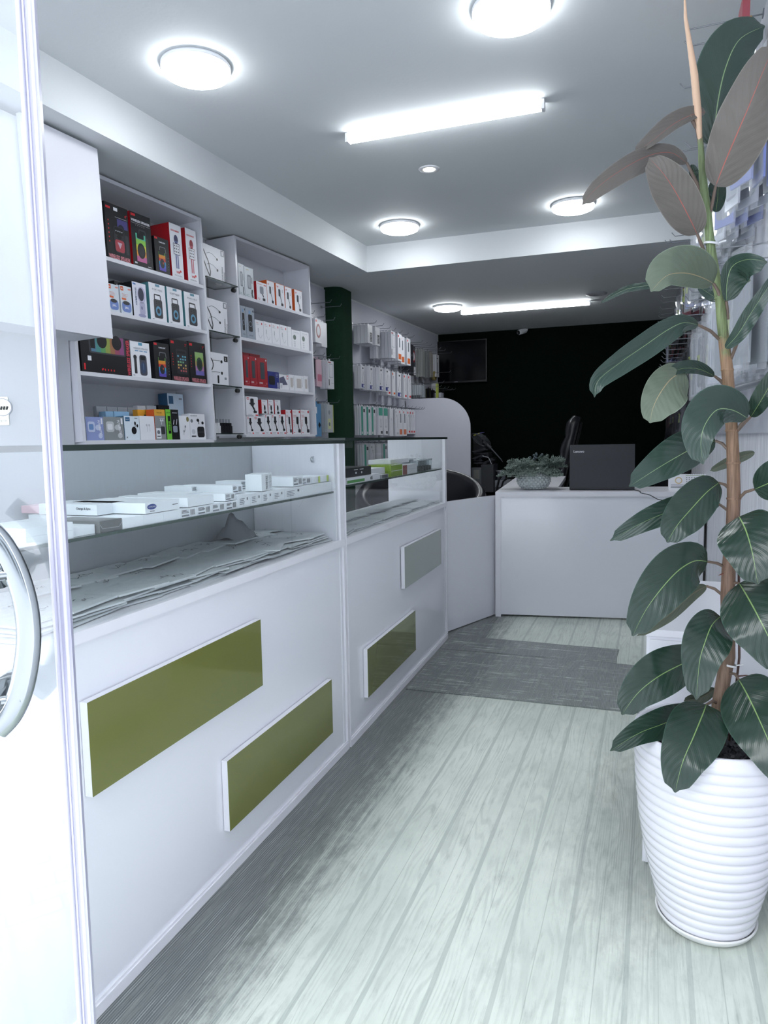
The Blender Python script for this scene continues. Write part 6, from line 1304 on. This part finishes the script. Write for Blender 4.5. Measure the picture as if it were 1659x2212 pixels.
MB().tube([at(1044, 955), at(1060, 968)], .02, DG, 10).build('handle', e); MB().tube([at(1060, 968), at(1082, 992), at(1086, 998)], [.009, .006, .003], C('4a4d53'), 8).build('nozzle', e)
for i in range(5):
    pp = []; c0 = at(1036+1.5*i, 950)
    for k in range(17): a = 2*math.pi*k/16; pp.append(c0+V((.09*math.cos(a)*math.cos(.7)-.03*math.sin(a)*.6, .03*i-.05, -.09*math.cos(a)*math.sin(.7)-.03*math.sin(a))))
    MB().tube(pp, .004, C('2c2f35'), 6).build('cable_coil', label='loop of dark cable coiled above the bench', cat='cable', group='cable loops over the bench')
MB().tube([at(1023, 941), at(1030, 938), at(1036, 936)], .006, C('b8b45a'), 8).tube([at(1029, 938), at(1040, 935), at(1047, 934)], [.007, .004, .001], C('4a4580'), 8).build('marker_pen', label='purple and yellow pointed tool sticking up from the bench', cat='tool')
def cab_w(pts, r, m, label, cat='cable'):
    MB().tube([ony(x, y, Y_) for x, y, Y_ in pts], r, m, 8).build('cable', label=label, cat=cat)
cab_w([(1042, 985, 7.2), (1055, 988, 7.2), (1062, 1003, 7.2)], .004, C('a8abb0'), 'thin white cable hanging over the dark box')
cab_w([(1070, 1169, 6.9), (1072, 1062, 6.9), (1078, 1035, 6.9), (1090, 1020, 6.9), (1104, 1013, 6.9)], .011, C('0b0c0f'), 'thick black cable arching behind the desk wing, upper')
cab_w([(1082, 1169, 6.9), (1080, 1062, 6.9), (1087, 1040, 6.9), (1098, 1031, 6.9), (1110, 1030, 6.9)], .009, C('0b0c0f'), 'thick black cable arching behind the desk wing, lower')
# boxes on the ledge under the television
for i, (x0, x1, y0, y1, c) in enumerate([(932, 942, 828, 846, 'b9bbc0'), (930, 953, 848, 859, 'c3c6d2'), (945, 953, 850, 859, 'c9ccd4')][:2]):
    a, b = ony(x0, y1, 7.6), ony(x1, y0, 7.6)
    MB().box(a.x, 7.6, a.z, b.x, 7.7, b.z, C(c)).build('small_carton', label=('upright', 'wide')[i]+' pale carton stacked below the television beside the partition top', cat='carton')
a = ony(929, 861, 7.6); MB().box(-2.212, 7.45, a.z-.02, ony(958, 861, 7.6).x, 7.85, a.z-.001, DG).build('corner_shelf', label='dark corner shelf under the television', cat='shelf')
p = MB(); q = ony(937, 812, 7.7); p.lathe([(.03, -.02), (.05, -.02), (.05, .02), (.03, .02)], C('8a7b4a', .4), 20, M=Matrix.Rotation(math.radians(90), 3, 'Y'), c=q); p.build('tape_roll', label='brown tape roll hanging on the last hook by the television', cat='tape')
hook(frame(V((wx(7.7)+.027, 7.7, q.z+.035)), V((.0455, 1, 0)), V((0, 0, 1))), .24, 'steel hook holding the brown tape roll', 'display hooks on the left wall')
# small grey-white charger with coiled lead on the partition top
q = ony(859, 861, 6.94)
e = empty('wall_adapter', 'white adapter with looped lead resting on the partition top', 'adapter', loc=(q.x, 6.94, ptop+.0005))
MB().box(-.045, -.0, 0, .045, .03, .06, C('d0d2d8')).build('adapter_body', e, bevel=.01)
MB().tube([(-.04, .015, .04), (-.06, .015, .09), (-.02, .015, .13), (.02, .015, .1), (.01, .015, .055)], .005, C('cfd1d6'), 8).build('lead', e)
MB().tube([onp(x, y, V((wx(6)+.034, 6, 1)), nL) for x, y in ((818, 924), (818.5, 950), (819, 985), (819, 1060))], .004, C('3a3c41'), 8).build('cable', label='thin dark cable running down the left wall under the packs', cat='cable')
# ================================================================== glass shop door, open on the left
dt, dm, db = ony(16, 270, .60), ony(97, 1200, .60), ony(180, 2140, .60)
z_ax = (dt-db).normalized(); leaf_dir = V((-.90, -.44, 0)).normalized()
bot = db - z_ax*(db.z-.012)/z_ax.z; hgt = 2.2
MDr = frame(bot, -leaf_dir, z_ax)         # x runs from the glass towards the free edge
e = empty('glass_door', 'open frameless glass shop door with a clear edge seal and curved chrome handle', 'door', M=MDr)
DGL = glass('door_glass', (.93, .96, .97), 2.6, .10, (.9, .93, .97))  # white diffuse mixed in to imitate the bright reflection veiling the pane
g = MB(); g.add([(-.62, 0, 0), (-.016, 0, 0), (-.016, 0, hgt), (-.62, 0, hgt)], [(0, 1, 2, 3)], DGL); g.add([(-.62, .009, 0), (-.016, .009, 0), (-.016, .009, hgt), (-.62, .009, hgt)], [(3, 2, 1, 0)], glass('door_glass_back', (.96, .98, .98), 1.0)); g.build('door_pane', e)
SEAL = mat('c3c3d2', .25, spec=.6); SEAL2 = mat('a6a6ba', .25)
MB().box(-.018, -.003, 0, -.010, .012, hgt, SEAL).box(-.010, -.001, 0, .0, .008, hgt, SEAL2).tube([(-.005, .0, .0), (-.005, 0.0, hgt)], .0025, SEAL, 8).tube([(-.014, -.004, .0), (-.014, -.004, hgt)], .0022, SEAL2, 8).build('edge_seal', e, bevel=.0015)
sk = MB(); qa, qb = MDr.inverted() @ onp(-14, 858, bot, MDr.to_3x3() @ V((0, -1, 0))), MDr.inverted() @ onp(21, 918, bot, MDr.to_3x3() @ V((0, -1, 0)))
sk.rect(qa.x, qb.z, qb.x, qa.z, C('d3d8c4'), -.0012); cx_, cz_ = qb.x-(qb.x-qa.x)*.38, (qa.z+qb.z)/2+.004; rr_ = (qa.z-qb.z)*.32
sk.ell(cx_, cz_, rr_, rr_, TXG, -.0014, 24); sk.ell(cx_, cz_, rr_*.9, rr_*.9, C('d3d8c4'), -.0016, 24)
for k in range(4): sk.line([(cx_-rr_*.5+rr_*.3*k, cz_-rr_*.3), (cx_-rr_*.35+rr_*.3*k, cz_+rr_*.1)], .0022, K, -.0018)
sk.text('master', 0, 0, .003, TXG, P=lambda a, b: (qb.x-.002-a, -.0014, qb.z+.003+b)); sk.build('door_sticker', e, label='pale round-logo sticker')
# handle: bowed chrome bar with round stand-offs
MDri = MDr.inverted(); nD = MDr.to_3x3() @ V((0, -1, 0))
def onD(px, py, off): p = MDri @ onp(px, py, bot+nD*off, nD); return p
CH2 = mat('8f9598', .12, 1.0)
hp = [onD(x, y, .055) for x, y in ((-70, 1110), (-20, 1150), (12, 1190), (38, 1245), (56, 1310), (62, 1375), (56, 1440), (42, 1500), (20, 1545), (-8, 1575))]
hp = [V(q) for q in catmull([tuple(q) for q in hp], 36)]
mb = MB(); nseg = len(hp); vs = []
for i, q in enumerate(hp):
    d_ = (hp[min(i+1, nseg-1)]-hp[max(i-1, 0)]).normalized(); nn = V((0, -1, 0)); s_ = d_.cross(nn).normalized()
    for k in range(12): a = 2*math.pi*k/12; vs.append(q+s_*(.0125*math.cos(a))+nn*(.006*math.sin(a)))
mb.add(vs, [(i*12+k, i*12+(k+1) % 12, (i+1)*12+(k+1) % 12, (i+1)*12+k) for i in range(nseg-1) for k in range(12)], CH2, True); hd = mb.build('door_handle', e)
for x, y in ((-5, 1238), (6, 1502)):
    q = onD(x, y, .03); M_ = Matrix.Rotation(math.radians(90), 3, 'X')
    MB().lathe([(.001, -.03), (.015, -.03), (.017, -.026), (.017, .0), (.009, .002), (.009, .03), (.001, .03)], CH2, 24, c=(q.x-.0, -.03, q.z), M=M_).tube([(q.x, -.052, q.z), (q.x+.03, -.055, q.z+.004)], .006, CH2, 10).build('stand_off', hd)
